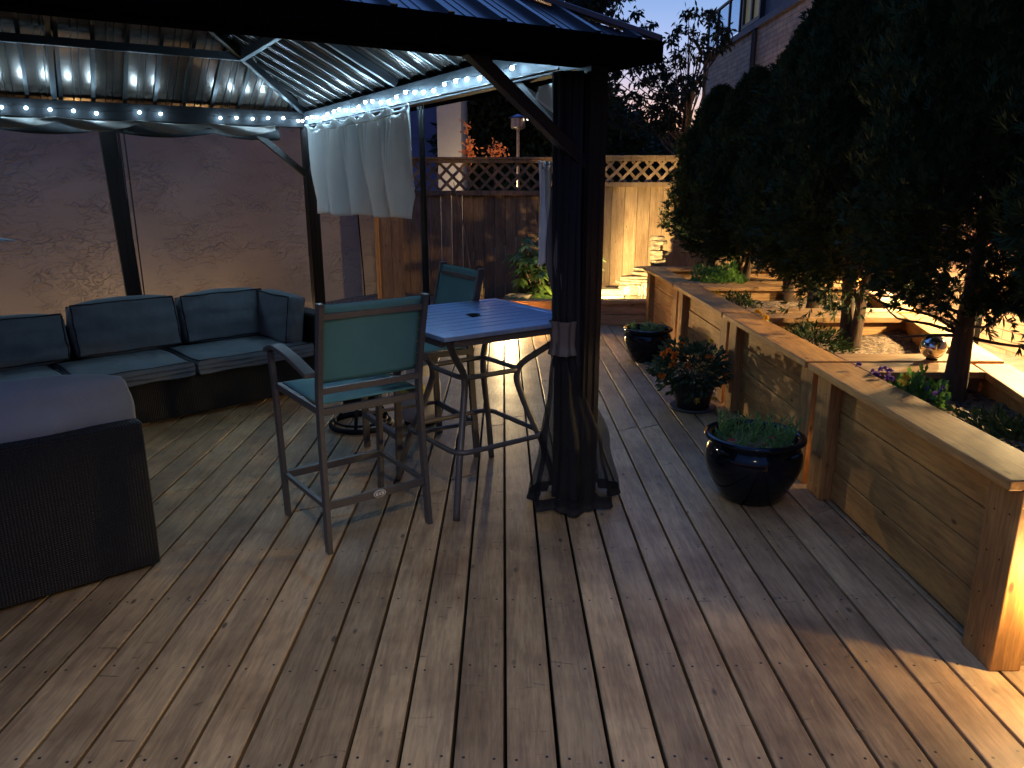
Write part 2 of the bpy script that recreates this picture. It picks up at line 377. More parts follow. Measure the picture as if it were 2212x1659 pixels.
def stone(name):
    m = mat(name, (.30, .23, .17), .85); g = N(m)
    tcn = g.n('ShaderNodeTexCoord'); mpn = g.n('ShaderNodeMapping'); g.l(tcn.outputs['Object'], mpn.inputs['Vector'])
    mpn.inputs['Rotation'].default_value = (0, R(90), R(90)) if False else (0, 0, 0)
    sp = g.n('ShaderNodeSeparateXYZ'); g.l(tcn.outputs['Object'], sp.inputs[0])
    cb = g.t.nodes.new('ShaderNodeCombineXYZ'); g.l(sp.outputs['Y'], cb.inputs[0]); g.l(sp.outputs['Z'], cb.inputs[1])
    br = g.n('ShaderNodeTexBrick', Scale=1.0); g.l(cb.outputs[0], br.inputs['Vector'])
    br.offset = .37; br.squash = 1.6; br.squash_frequency = 3
    br.inputs['Brick Width'].default_value = .42; br.inputs['Row Height'].default_value = .085; br.inputs['Mortar Size'].default_value = .006
    br.inputs['Color1'].default_value = (.70, .47, .30, 1); br.inputs['Color2'].default_value = (.38, .25, .16, 1); br.inputs['Mortar'].default_value = (.05, .04, .035, 1)
    n1 = g.n('ShaderNodeTexNoise', Scale=7.0, Detail=5.0); g.l(tcn.outputs['Object'], n1.inputs['Vector'])
    g.l(g.mixc(.5, br.outputs['Color'], g.ramp(n1.outputs['Fac'], [(.3, (.30, .20, .14)), (.7, (.75, .53, .36))])), g.b.inputs['Base Color'])
    h = g.math('ADD', g.math('MULTIPLY', br.outputs['Fac'], -1.0), g.math('MULTIPLY', n1.outputs['Fac'], .9))
    g.bump(h, 1.0, .03); return m
M['stone'] = stone('ledge_stone')
M['trim'] = noisy('trim_grey', (.12, .11, .115), (.16, .145, .15), 6, .7, .05)
M['win_frame'] = mat('window_frame_dark', (.02, .02, .024), .5)
M['glass'] = mat('window_glass', (.05, .05, .05), .05)
M['blind'] = emis('window_blind_dim', (.30, .26, .13), .16)
M['rail_glass'] = mat('balcony_glass', (.55, .7, .85), .05, **{'Transmission Weight': .9, 'IOR': 1.05})
M['siding'] = noisy('siding_purple', (.16, .145, .23), (.20, .18, .27), 3, .8, .05)
M['cream'] = noisy('cream_render', (.52, .43, .33), (.58, .49, .38), 5, .85, .1)
M['steel'] = noisy('brushed_steel', (.5, .42, .33), (.6, .5, .4), 20, .3, .03, metal=.9)
M['tank'] = noisy('tank_white', (.52, .50, .44), (.62, .60, .54), 12, .45, .1, .004)
M['tank_label'] = noisy('label_yellow', (.50, .46, .05), (.6, .52, .08), 20, .5, .05)
M['white'] = mat('white_plastic', (.6, .62, .64), .6)
M['led'] = emis('led_cool', (.44, .74, 1.0), 330.0)
M['warm_lens'] = emis('warm_lens', WARM, 18.0)
M['mirror'] = mat('mirror_ball', (.85, .8, .72), .08, 1.0)
M['canvas'] = sling('canvas_pale', (.48, .55, .6), (.55, .62, .66), .2)
M['wood_post'] = wood('garden_post', (.42, .33, .13), (.28, .2, .08), 'z', .4, .7, .8, .1)

def spot(name, loc, target, power, angle=100, col=WARM, size=.03, blend=.6, parent=None):
    l = bpy.data.lights.new(name, 'SPOT'); l.energy = power * KL; l.color = col; l.spot_size = R(angle); l.spot_blend = blend; l.shadow_soft_size = size
    o = bpy.data.objects.new(name, l); COL.objects.link(o); o.location = loc
    o.rotation_euler = (Vector(target) - Vector(loc)).to_track_quat('-Z', 'Y').to_euler()
    if parent:
        mw = parent.matrix_basis.inverted(); mtx = Matrix.LocRotScale(Vector(loc), o.rotation_euler, None); o.parent = parent; o.matrix_basis = mw @ mtx
    return o
def point(name, loc, power, col=WARM, size=.03, parent=None):
    l = bpy.data.lights.new(name, 'POINT'); l.energy = power * KL; l.color = col; l.shadow_soft_size = size
    o = bpy.data.objects.new(name, l); COL.objects.link(o); o.location = loc
    if parent:
        o.parent = parent; o.location = parent.matrix_basis.inverted() @ Vector(loc)
    return o

# ================================================================== SETTING
ground = MB().grid(lambda u, v: (-150 + 300 * u, -80 + 380 * v, -.32), 2, 2).build('ground', M['ground']); tag(ground, kind='structure')
# stucco wall line : through W heading -B
Bv = Vector((.8575, .5145, 0)); Av = Vector((-.5145, .8575, 0))
W0 = Vector((-1.60, 9.55, 0))
def wall_y(x): return W0.y + (x - W0.x) * Bv.y / Bv.x
# deck boards
PW = .145; GAP = .0105
mb = MB(); k = 0
x = -7.25
while x < 1.95:
    yend = min(8.2, wall_y(x) - .25) if x < -1.3 else 8.2
    if -2.4 < x < -.25: yend = min(yend, 8.2 - (-.25 - x) * .75)
    cuts = sorted([rnd.uniform(-1.0, 1.25)] + [rnd.uniform(2.6, 7.0)])
    idx = round((x + 7.25) / PW)
    if abs(x - .51) < .06: cuts = [1.74, 5.9]
    if abs(x - -.36) < .06: cuts = [2.6, 6.2]
    ys = [-1.2] + cuts + [yend]
    for a, b in zip(ys[:-1], ys[1:]):
        if b - a < .15: continue
        sk = .075
        a0 = a if a == -1.2 else a + .0035; b0 = b if b == yend else b - .0035
        sa = 0 if a == -1.2 else sk; sb = 0 if b == yend else sk
        x0 = x + GAP / 2; x1 = x + PW - GAP / 2; dz = rnd.uniform(-.0012, .0012)
        mb.hexa([(x0, a0 - sa / 2, -.036 + dz), (x1, a0 + sa / 2, -.036 + dz), (x1, b0 + sb / 2, -.036 + dz), (x0, b0 - sb / 2, -.036 + dz),
                 (x0, a0 - sa / 2, dz), (x1, a0 + sa / 2, dz), (x1, b0 + sb / 2, dz), (x0, b0 - sb / 2, dz)])
    x += PW
deck = mb.build('deck', M['deck'], bevel=.0035, seg=2); tag(deck, kind='structure')
under = MB().grid(lambda u, v: (-7.3 + 8.9 * u, -1.2 + 9.4 * v, -.075), 1, 1).build('deck_gap_shade', mat('dark_void', (.006, .005, .005), .9)); tag(under, kind='structure')  # near-black sheet painting the shade seen through the board gaps
pth = MB().grid(lambda u, v: (2.05 + 2.5 * u, -1 + 10.5 * v, .05), 1, 1).build('path', M['path']); tag(pth, kind='structure')

# stucco wall (neighbouring building) -------------------------------
sw = thing('stucco_building', 'mauve beige building wall with rough trowelled stucco behind the long sofa', 'building', (W0.x, W0.y, 0), math.atan2(Bv.y, Bv.x))
MB().box(-9, 0, 0, .3, -.32, 5.2).build('wall', M['stucco'], sw)
MB().box(-9, -.0, -.03, -.002, -.32, -.12).build('base_course', M['trim'], sw)
MB().tube([(-.26, -.03, 3.0), (-.25, -.03, 1.4), (-.21, -.03, .4), (-.2, -.03, -.1)], .008, 6).build('cable', M['black_metal'], sw)

# ------------------------------------------------------------------ fence
FY = 9.6
def fence_boards(mb, x0, x1, w, z0, z1, y, jit=.006):
    x = x0
    while x < x1 - .02:
        b = min(w, x1 - x); d = rnd.uniform(-jit, jit)
        mb.box(x + .003, x + b - .003, y + d, y + d + .018, z0, z1); x += b
def lattice(mb, x0, x1, z0, z1, y, pitch=.162, w=.036):
    h = z1 - z0
    for sgn, yy in ((1, y), (-1, y + .008)):
        n = int((x1 - x0 + h) / pitch) + 2
        for i in range(n):
            xa = x0 - h + i * pitch if sgn > 0 else x0 + i * pitch
            # 45-degree slat clipped to the frame
            p = Vector((xa, z0)); q = Vector((xa + h * sgn, z1))
            d = q - p
            t0, t1 = 0.0, 1.0
            lo, hi = (x0, x1)
            if d.x > 0:
                t0 = max(t0, (lo - p.x) / d.x); t1 = min(t1, (hi - p.x) / d.x)
            else:
                t0 = max(t0, (hi - p.x) / d.x); t1 = min(t1, (lo - p.x) / d.x)
            if t1 - t0 < .05: continue
            a = p + d * t0; b = p + d * t1
            mb.bar((a.x, yy, a.y), (b.x, yy, b.y), w, .007, up=(0, 1, 0))
def fence_panel(name, label, x0, x1, m, top, rail_h, lat_h, seed, bw=.135, backing=None):
    t = thing(name, label, 'fence', (x0, FY, 0), group='wooden fence sections along the back')
    L = x1 - x0
    z_l1 = top - rail_h; z_l0 = z_l1 - lat_h
    a = MB(); fence_boards(a, 0, L, bw, -.3, z_l0 - .05, .01); a.build('board_panel', m, t)
    MB().box(-.01, L + .01, -.03, .06, z_l1, top - .03).build('top_rail', m, t, bevel=.004)
    MB().box(-.02, L + .02, -.045, .075, top - .028, top).build('top_cap', m, t, bevel=.004)
    MB().box(0, L, -.035, .055, z_l0 - .06, z_l0).build('middle_rail', m, t, bevel=.004)
    a = MB(); lattice(a, 0, L, z_l0, z_l1, .0); a.build('lattice', m, t)
    for px in (0, L):
        MB().box(px - .045, px + .045, .062, .15, -.32, top - .03).build('post', m, t, bevel=.003)
    return t
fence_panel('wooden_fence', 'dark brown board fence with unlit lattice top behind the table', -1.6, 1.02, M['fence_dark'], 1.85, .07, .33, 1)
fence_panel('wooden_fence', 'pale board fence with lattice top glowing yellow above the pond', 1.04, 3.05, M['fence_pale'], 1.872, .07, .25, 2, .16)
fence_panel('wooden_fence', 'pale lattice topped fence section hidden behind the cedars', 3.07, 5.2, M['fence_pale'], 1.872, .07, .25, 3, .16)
gt = thing('wooden_gate', 'dark plank gate with wide boards between stucco wall and lattice fence', 'gate', (-1.56, 9.2, 0))
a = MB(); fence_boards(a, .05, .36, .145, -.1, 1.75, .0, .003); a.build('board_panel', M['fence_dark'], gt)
MB().box(0, .05, -.03, .05, -.2, 1.8).build('frame', M['cedar_up'], gt, bevel=.003)

# ------------------------------------------------------------------ pond box, pond, rocks
pb = thing('pond_surround', 'low two board timber surround of the lit pond at the end of the deck', 'planter box', (0, 8.2, 0))
for i in range(2):
    MB().box(-.28, 1.60, .0, .035, .0 + i * .125, .12 + i * .125).build('side_board', M['cedar_x'], pb, bevel=.004)
MB().box(-.32, 1.60, -.03, .11, .247, .283).build('cap', M['cedar_x'], pb, bevel=.004)
MB().box(-.28, -.24, .036, 1.3, -.1, .24).build('end_board', M['cedar_wood'], pb)
lb = thing('low_timber_bed', 'low diagonal timber bed edge lit from the deck lamp beyond the far chair', 'planter box', (-.30, 8.16, 0), R(180 + 37))
for i in range(2):
    MB().box(.0, 2.6, -.035, .0, .0 + i * .085, .08 + i * .085).build('side_board', M['cedar_x'], lb, bevel=.004)
MB().box(-.02, 2.62, -.12, .03, .168, .2).build('cap', M['cedar_x'], lb, bevel=.004)
bs = MB().grid(lambda u, v: (-2.2 + 3.75 * u, 8.26 + 1.36 * v, .12 + .06 * math.sin(9 * u) * v), 12, 6).build('garden_soil', M['soil']); tag(bs, kind='structure')
pw = MB().grid(lambda u, v: (.98 + .95 * u, 8.3 + .62 * v, .235), 2, 2).build('pond_water', M['water']); tag(pw, kind='structure')
def slab(cx, cy, cz, rx, ry, h, rot, seed, n=11, tilt=(0, 0)):
    r_ = random.Random(seed); bm = bmesh.new(); vs = []
    rad = [r_.uniform(.75, 1.1) for _ in range(n)]
    for z, s in ((0, .93), (h * .3, 1.0), (h * .75, .98), (h, .88)):
        ring = []
        for k in range(n):
            t = 2 * math.pi * k / n
            ring.append(bm.verts.new((rx * rad[k] * s * math.cos(t) + r_.uniform(-.006, .006), ry * rad[k] * s * math.sin(t) + r_.uniform(-.006, .006), z + r_.uniform(-.12, .12) * h)))
        vs.append(ring)
    for a_, b_ in zip(vs[:-1], vs[1:]):
        for k in range(n): bm.faces.new((a_[k], a_[(k + 1) % n], b_[(k + 1) % n], b_[k]))
    bm.faces.new(vs[0][::-1]); bm.faces.new(vs[-1])
    me = bpy.data.meshes.new('rock_slab'); bm.to_mesh(me); bm.free(); me.materials.append(M['rock'])
    o = bpy.data.objects.new('rock_slab', me); COL.objects.link(o); o.location = (cx, cy, cz); o.rotation_euler = (tilt[0], tilt[1], rot)
    return o
slabs = [(1.28, 9.05, .20, .20, .12, .10, 'rounded boulder at the left edge of the pond'),
         (1.30, 8.75, .20, .16, .08, .055, 'flat wet ledge just above the pond water at left'),
         (1.55, 9.02, .22, .16, .13, .12, 'upright pale stone beside the little waterfall'),
         (1.80, 8.98, .22, .17, .14, .15, 'blocky stone behind the falling water'),
         (1.58, 9.12, .345, .26, .14, .035, 'lowest flat slab of the pond waterfall stack'),
         (1.72, 9.10, .385, .28, .15, .03, 'second flat slab up in the pond waterfall stack'),
         (1.66, 9.14, .42, .24, .13, .025, 'thin third slab in the pond waterfall stack'),
         (1.80, 9.14, .45, .24, .14, .035, 'tilted fourth slab of the pond waterfall stack'),
         (1.86, 9.16, .49, .20, .13, .03, 'fifth slab of the pond waterfall stack'),
         (1.80, 9.12, .525, .27, .16, .03, 'broad overhanging top slab under the stone column'),
         (1.90, 9.22, .56, .12, .10, .07, 'lowest stone of the lit column by the fence'),
         (1.88, 9.22, .635, .10, .09, .055, 'second stone of the lit column by the fence'),
         (1.90, 9.22, .695, .11, .10, .05, 'third stone of the lit column by the fence'),
         (1.87, 9.22, .75, .09, .08, .06, 'fourth stone of the lit column by the fence'),
         (1.90, 9.22, .815, .11, .09, .045, 'fifth stone of the lit column by the fence'),
         (1.88, 9.22, .865, .10, .09, .05, 'topmost stone of the lit column by the fence'),
         (.20, 8.75, .16, .20, .11, .11, 'rounded brown rock under the rhododendron leaves')]
for i, (sx_, sy_, sz_, rx, ry, h, lab) in enumerate(slabs):
    o = slab(sx_, sy_, sz_, rx, ry, h, rnd.uniform(-.3, .3), i + 3, tilt=(rnd.uniform(-.05, .05), rnd.uniform(-.06, .06)))
    tag(o, lab, 'rock', 'garden rocks round the pond')
wf = MB()
for i in range(7):
    x0 = 1.62 + i * .035
    wf.tube([(x0, 8.94, .36), (x0 + .002, 8.89, .34), (x0 + rnd.uniform(-.006, .006), 8.87, .28), (x0 + rnd.uniform(-.01, .01), 8.865, .236)], [.003, .005, .004, .006], 5)
wf = wf.build('waterfall', mat('falling_water', (.7, .68, .6), .15, **{'Transmission Weight': .5}), smooth=True)
tag(wf, 'thin streams of water falling from the slabs into the pond', 'waterfall')

# ------------------------------------------------------------------ raised planters
FX = 1.56
mods = [(6.68, 8.12), (5.12, 6.61), (3.625, 5.06), (2.06, 3.565), (.10, 1.30)]
CAPZ = .625
names = ['far end of the row beside the pond', 'second from the pond, in front of a green bush', 'between the orange flowers and the large pot, dark boards below', 'nearest in full view, beside the large glazed pot', 'cut off at the right edge of the photo']
def xback(y): return 2.14 + .27 * (y - 2.88)
for i, (y0, y1) in enumerate(mods):
    t = thing('raised_planter', 'cedar board raised planter, ' + names[i], 'planter', (FX, y0, 0), group='raised planters along the deck')
    L = y1 - y0
    for j in range(4):
        z0 = .012 + j * .152
        MB().box(.055 + rnd.uniform(-.002, .002), .09, .16, L - .16, z0, min(z0 + .147, CAPZ - .002)).build('front_board', M['cedar_wood'], t, bevel=.004)
    for ya, yb in ((.0, .155), (L - .155, L)):
        MB().box(.0, .10, ya, yb, .002, CAPZ - .002).build('corner_post', M['cedar_up'], t, bevel=.004)
    MB().box(-.045, .165, .003 if i else 0, L + .032, CAPZ, CAPZ + .035).build('front_cap', M['cedar_wood'], t, bevel=.005)
    xb0, xb1 = xback(y0) - FX, xback(y1) - FX
    ztop = CAPZ + .035
    cw = .17
    MB().hexa([(.168, 0, CAPZ), (xb0, 0, CAPZ), (xback(y0 + cw) - FX, cw, CAPZ), (.168, cw, CAPZ), (.168, 0, ztop), (xb0, 0, ztop), (xback(y0 + cw) - FX, cw, ztop), (.168, cw, ztop)]).build('near_cap', M['cedar_x'], t, bevel=.005)
    MB().hexa([(.168, L - cw, CAPZ), (xback(y1 - cw) - FX, L - cw, CAPZ), (xb1, L + .03, CAPZ), (.168, L + .03, CAPZ), (.168, L - cw, ztop), (xback(y1 - cw) - FX, L - cw, ztop), (xb1, L + .03, ztop), (.168, L + .03, ztop)]).build('far_cap', M['cedar_x'], t, bevel=.005)
    MB().hexa([(xb0 + .003, 0, CAPZ), (xb0 + .18, 0, CAPZ), (xb1 + .18, L, CAPZ), (xb1 + .003, L, CAPZ), (xb0 + .003, 0, ztop), (xb0 + .18, 0, ztop), (xb1 + .18, L, ztop), (xb1 + .003, L, ztop)]).build('back_cap', M['cedar_wood'], t, bevel=.005)
    MB().box(.105, xb0, .03, .07, 0, CAPZ - .003).build('end_panel', M['cedar_x'], t)
    MB().box(.105, xb1, L - .07, L - .03, 0, CAPZ - .003).build('end_panel', M['cedar_x'], t)
    MB().hexa([(xb0 + .03, 0, 0), (xb0 + .07, 0, 0), (xb1 + .07, L, 0), (xb1 + .03, L, 0), (xb0 + .03, 0, CAPZ - .003), (xb0 + .07, 0, CAPZ - .003), (xb1 + .07, L, CAPZ - .003), (xb1 + .03, L, CAPZ - .003)]).build('back_panel', M['cedar_wood'], t)
    # mulch with an uneven surface
    def soilf(u, v, y0=y0, y1=y1, L=L, i=i):
        yy = .07 + (L - .14) * v; xx = .095 + (xback(y0 + yy) - FX + .03 - .095) * u
        return (xx, yy, .545 + .022 * math.sin(11 * u + 3 * i) * math.cos(9 * v) + rnd.uniform(-.008, .008))
    MB().grid(soilf, 26, 44).build('mulch', M['soil'], t, smooth=True)
# screw heads on the corner posts
sm_ = MB().lathe([(0, 0), (.003, 0), (.003, .0012), (.0015, .0018), (0, .0012)], 8).build('screw', mat('screw_dark', (.03, .026, .022), .5, .6))
sm_.rotation_euler = (0, R(-90), 0)
first = True
for t in [o for o in COL.objects if o.name.startswith('raised_planter')][:4]:
    ys_ = sorted(v for o in t.children if o.name.startswith('corner_post') for v in (min(c[1] for c in o.bound_box), max(c[1] for c in o.bound_box)))
    for ya, yb in ((ys_[0], ys_[1]), (ys_[2], ys_[3])):
        for j in range(4):
            for q in (.28, .74):
                o = sm_ if first else sm_.copy()
                if not first: COL.objects.link(o)
                first = False
                o.parent = t; o.location = (-.0005, ya + (yb - ya) * q + rnd.uniform(-.006, .006), .07 + j * .152 + rnd.uniform(-.012, .012))
# gap lamps between the modules
def gap_lamp(y, label, power, x=1.64, z=.30):
    t = thing('step_light', label, 'light', (x, y, 0), group='low warm lamps in the gaps between planters')
    MB().box(.0, .03, -.02, .02, z - .03, z + .03).build('housing', M['black_metal'], t, bevel=.003)
    MB().box(-.012, -.001, -.014, .014, z - .02, z + .02).build('lens', M['warm_lens'], t)
    point('gap_light', (x - .022, y, z), power, WARM, .012, t)
GAPL = [gap_lamp(3.595, 'warm lamp in the gap beside the large glazed pot', .5, 1.76, .16), gap_lamp(5.09, 'warm lamp in the gap behind the orange flowers', .5, 1.76, .16),
        gap_lamp(6.645, 'warm lamp in the gap by the far glazed pot', .4, 1.76, .16), gap_lamp(1.985, 'warm lamp in the gap at the right edge of the photo', 9.5, 1.74, .34)]

# deck lamp at pond box (hidden behind the table top)
dl = thing('deck_lamp', 'warm lamp on the low timber surround, shining on the deck behind the bar table', 'light', (.02, 8.17, 0))
MB().lathe([(.0, .2), (.045, .2), (.045, .23), (.02, .245), (0, .245)], 20).build('housing', M['black_metal'], dl)
MB().lathe([(.0, .198), (.035, .198), (.035, .19), (0, .186)], 16).build('lens', M['warm_lens'], dl)
spot('deck_light', (.02, 8.05, .21), (.02, 7.2, -.5), 110, 150, WARM, .03, .5, dl)
# pond uplight
pu = thing('pond_spotlight', 'black ground spotlight aimed at the fence behind the corner post', 'light', (.93, 8.36, .14))
MB().lathe([(0, .10), (.04, .10), (.045, .19), (.04, .19), (.035, .12), (0, .12)], 20).lathe([(0, 0), (.01, 0), (.01, .11), (0, .11)], 8).build('housing', M['black_metal'], pu)
spot('fence_light', (.95, 8.39, .36), (1.75, 9.6, 1.0), 520, 125, WARM, .03, .8, pu)
spot('foliage_light', (.86, 8.42, .36), (-.05, 9.3, .5), 60, 120, WARM, .03, .8, pu)
# wall wash lamps
for i, (s_, pwr, lab) in enumerate(((-.35, 6, 'warm ground lamp at the foot of the stucco wall near the gate'), (-1.9, 6, 'warm ground lamp at the foot of the stucco wall behind the sofa corner'), (-3.1, 8, 'warm ground lamp at the foot of the stucco wall behind the sofa'), (-4.6, 7, 'warm ground lamp at the foot of the stucco wall at the left edge'))):
    p = W0 + Bv * s_ - Av * .75
    t = thing('ground_lamp', lab, 'light', (p.x, p.y, -.05), group='ground lamps washing the stucco wall')
    MB().lathe([(0, .0), (.05, .0), (.055, .1), (.05, .1), (.045, .03), (0, .03)], 16).build('housing', M['black_metal'], t)
    MB().lathe([(0, .05), (.044, .05), (.044, .045), (0, .045)], 16).build('lens', M['warm_lens'], t)
    tgt = p + Av * .75
    point('wall_light', (p.x, p.y, .07), pwr * 1.0, WARM, .03, t)
# bollard lamps on the path behind the planters
for i, (xx, yy, pwr) in enumerate(((2.95, 3.95, 190), (3.35, 5.15, 210), (3.55, 6.75, 180))):
    t = thing('path_lamp', ['black bollard lamp on the path behind the thick cedar trunk', 'black bollard lamp on the path behind the twin trunk cedar', 'black bollard lamp on the path behind the green bush', 'black bollard lamp on the path at the right edge'][i], 'light', (xx, yy, .05), group='bollard lamps on the path behind the cedars')
    MB().lathe([(0, 0), (.05, 0), (.05, .02), (.018, .03), (.018, 1.05), (0, 1.05)], 16).build('post', M['black_metal'], t)
    MB().lathe([(0, 1.11), (.09, 1.105), (.07, 1.13), (0, 1.16)], 20).build('hood', M['black_metal'], t)
    MB().lathe([(0, 1.09), (.02, 1.09), (.02, 1.105), (0, 1.105)], 14).build('lens', M['warm_lens'], t)
    spot('path_light', (xx, yy, 1.075), (xx - .1, yy, 0), pwr * 2.3, 160, WARM, .03, .08, t)

# ================================================================== GAZEBO
P1 = Vector((.385, 3.42, 0)); GA = math.atan2(.5145, .8575); LA = 4.12; LB = 5.6
gz = thing('gazebo', 'black hardtop gazebo with ribbed steel hip roof over the sofas', 'gazebo', tuple(P1), GA)
RZ0, RS = 2.17, .505
def rz(s): return RZ0 + RS * s
EAVE = -.2; HALF = LA / 2
def gpost(x, y, w=.092, lean=0):
    o = MB().hexa([(x - w / 2, y - w / 2, .012), (x + w / 2, y - w / 2, .012), (x + w / 2, y + w / 2, .012), (x - w / 2, y + w / 2, .012),
                   (x - w / 2 + lean, y - w / 2, 2.0), (x + w / 2 + lean, y - w / 2, 2.0), (x + w / 2 + lean, y + w / 2, 2.0), (x - w / 2 + lean, y + w / 2, 2.0)])
    for sx in (-1, 1):      # extruded grooves
        for q in (-.02, .02):
            o.box(x + q - .004, x + q + .004, y + sx * (w / 2 + .001) - .003, y + sx * (w / 2 + .001) + .003, .02, 1.98)
            o.box(x + sx * (w / 2 + .001) - .003, x + sx * (w / 2 + .001) + .003, y + q - .004, y + q + .004, .02, 1.98)
    p = o.build('post', M['post_metal'], gz)
    b = MB(); pr = []
    for k in range(20):
        t = 2 * math.pi * k / 20; pr.append((x + .105 * math.copysign(abs(math.cos(t)) ** .6, math.cos(t)), y + .085 * math.copysign(abs(math.sin(t)) ** .6, math.sin(t))))
    n0 = len(b.v); b.v += [(a_, c_, .001) for a_, c_ in pr] + [(x + (a_ - x) * .9, y + (c_ - y) * .9, .012) for a_, c_ in pr]
    b.f += [tuple(range(19, -1, -1)), tuple(range(20, 40))] + [(k_, (k_ + 1) % 20, 20 + (k_ + 1) % 20, 20 + k_) for k_ in range(20)]
    b.tube([(x + .075, y - .01, .012), (x + .075, y - .01, .028)], .009, 6)
    b.build('base_plate', M['black_metal'], gz, bevel=.002)
gpost(0, 0); gpost(0, LA, .10); gpost(-LB, 0); gpost(-LB, LA)
gpost(-1.52, LA, .115, -.06)
BZ0, BZ1 = 2.0, 2.13
for (a_, b_) in (((0, 0), (0, LA)), ((-LB, 0), (-LB, LA))):
    MB().box(a_[0] - .035, a_[0] + .035, a_[1] + .047, b_[1] - .052, BZ0, BZ1).build('beam', M['beam_side'] if a_[0] == 0 else M['black_metal'], gz, bevel=.003)
for yy in (0, LA):
    MB().box(-LB - .05, .05, yy - .045, yy + .045, BZ0 + (.002 if yy else .0), BZ1).build('beam', M['matt_black'] if yy == 0 else M['black_metal'], gz, bevel=.003)
# knee braces
def brace(p, q): MB().bar(p, q, .05, .05).build('brace', M['post_metal'], gz, bevel=.002)
brace((0, .02, 1.60), (0, .62, 2.03)); brace((-.03, 0, 1.60), (-.62, 0, 2.03))
brace((0, LA - .02, 1.60), (0, LA - .55, 2.03)); brace((-.03, LA, 1.60), (-.55, LA, 2.03))
# roof panels, underside ribs and top seams
def roof_side(pt, length, name):
    """pt(a,s,up): point at distance a along the eave beam line and s inward; hip cut at both ends"""
    T = .006; mb = MB()
    a0, a1 = 0.0, length
    # slab: eave to ridge trapezoid
    def P(a, s, dz): return pt(a, s, rz(s) + dz)
    e = EAVE
    c = [P(a0 + e, e, 0), P(a1 - e, e, 0), P(a1 - HALF, HALF, 0), P(a0 + HALF, HALF, 0)]
    up = [(q[0], q[1], q[2] + T) for q in c]
    mb.hexa(c + up); mb.build('roof_panel', M['roof'], gz)
    rib = MB(); top = MB(); a = a0 + e + .12
    i = 0
    while a < a1 - e - .05:
        s1 = min(HALF, a - a0, a1 - a) - .02
        s0 = e + .01
        if s1 > s0 + .08:
            A0 = Vector(P(a, s0, 0)); A1 = Vector(P(a, s1, 0)); d = (A1 - A0).normalized()
            along = Vector(P(a + .1, s0, 0)) - A0; along.normalize(); nrm = along.cross(d)
            if nrm.z < 0: nrm = -nrm
            rib.bar(A0 - nrm * .011, A1 - nrm * .011, .026, .022, up=nrm)
            top.bar(A0 + nrm * .018, A1 + nrm * .018, .026, .026, up=nrm)
            for off in (.085, .13):
                aa = a + off; s2 = min(HALF, aa - a0, a1 - aa) - .03
                if s2 > s0 + .08:
                    B0 = Vector(P(aa, s0, 0)); B1 = Vector(P(aa, s2, 0))
                    rib.bar(B0 - nrm * .001, B1 - nrm * .001, .008, .004, up=nrm)
                    top.bar(B0 + nrm * .008, B1 + nrm * .008, .010, .006, up=nrm)
        a += .215; i += 1
    rib.build('roof_rib', M['roof_rib'], gz); top.build('roof_seam', M['roof_top'], gz)
    sk = MB(); c2 = [(q[0], q[1], q[2] + T + .0015) for q in c]; sk.hexa(c2 + [(q[0], q[1], q[2] + .0015) for q in c2]); sk.build('roof_skin', M['roof_top'], gz)
roof_side(lambda a, s, z: (-a, s, z), LB, 'near')
roof_side(lambda a, s, z: (-a, LA - s, z), LB, 'far')
roof_side(lambda a, s, z: (-s, a, z), LA, 'right')
roof_side(lambda a, s, z: (-LB + s, a, z), LA, 'left')
# hips and ridge, rafters
for sx, sy in ((0, 0), (0, 1), (1, 0), (1, 1)):
    def H(s, dz):
        return ((-s if sx == 0 else -LB + s), (s if sy == 0 else LA - s), rz(s) + dz)
    MB().bar(H(EAVE, .03), H(HALF, .03), .07, .025).build('hip_cap', M['roof_top'], gz, bevel=.004)
    MB().bar(H(-.02, -.05), H(HALF, -.05), .035, .06).build('rafter', M['purlin'], gz, bevel=.002)
MB().bar((-HALF, HALF, rz(HALF) + .03), (-LB + HALF, HALF, rz(HALF) + .03), .09, .03).build('ridge_cap', M['roof_top'], gz, bevel=.004)
ps = .66; pz = rz(ps) - .06
for (p, q) in (((-ps, ps, pz), (-ps, LA - ps, pz)), ((-LB + ps, ps, pz), (-LB + ps, LA - ps, pz)), ((-ps, ps, pz), (-LB + ps, ps, pz)), ((-ps, LA - ps, pz), (-LB + ps, LA - ps, pz))):
    MB().bar(p, q, .04, .055).build('purlin', M['purlin'], gz, bevel=.002)
for s0 in (-1.9, -3.0, -4.2):
    MB().bar((s0, LA, rz(0) - .03), (s0, HALF, rz(HALF) - .03), .035, .05).build('rafter', M['purlin'], gz)
MB().bar((0, HALF, rz(0) - .03), (-HALF, HALF, rz(HALF) - .03), .035, .05).build('rafter', M['purlin'], gz)
# fascia / gutter boards round the eave, drip edge
e = EAVE; fz1 = rz(e) + .022; fz0 = rz(e) - .055
for (x0, x1, y0, y1) in ((-LB + e, -e, e - .012, e), (-LB + e, -e, LA - e, LA - e + .012), (-e, -e + .012, e, LA - e), (-LB + e - .012, -LB + e, e, LA - e)):
    MB().box(x0, x1, y0, y1, fz0, fz1).build('fascia', M['matt_black'], gz, bevel=.002)
MB().box(-LB + e, -e, e, -.05, fz0 + .002, fz0 + .008).build('soffit', M['matt_black'], gz)
MB().box(.05, -e, -.05, LA - e, fz0 + .002, fz0 + .008).build('soffit', M['matt_black'], gz)

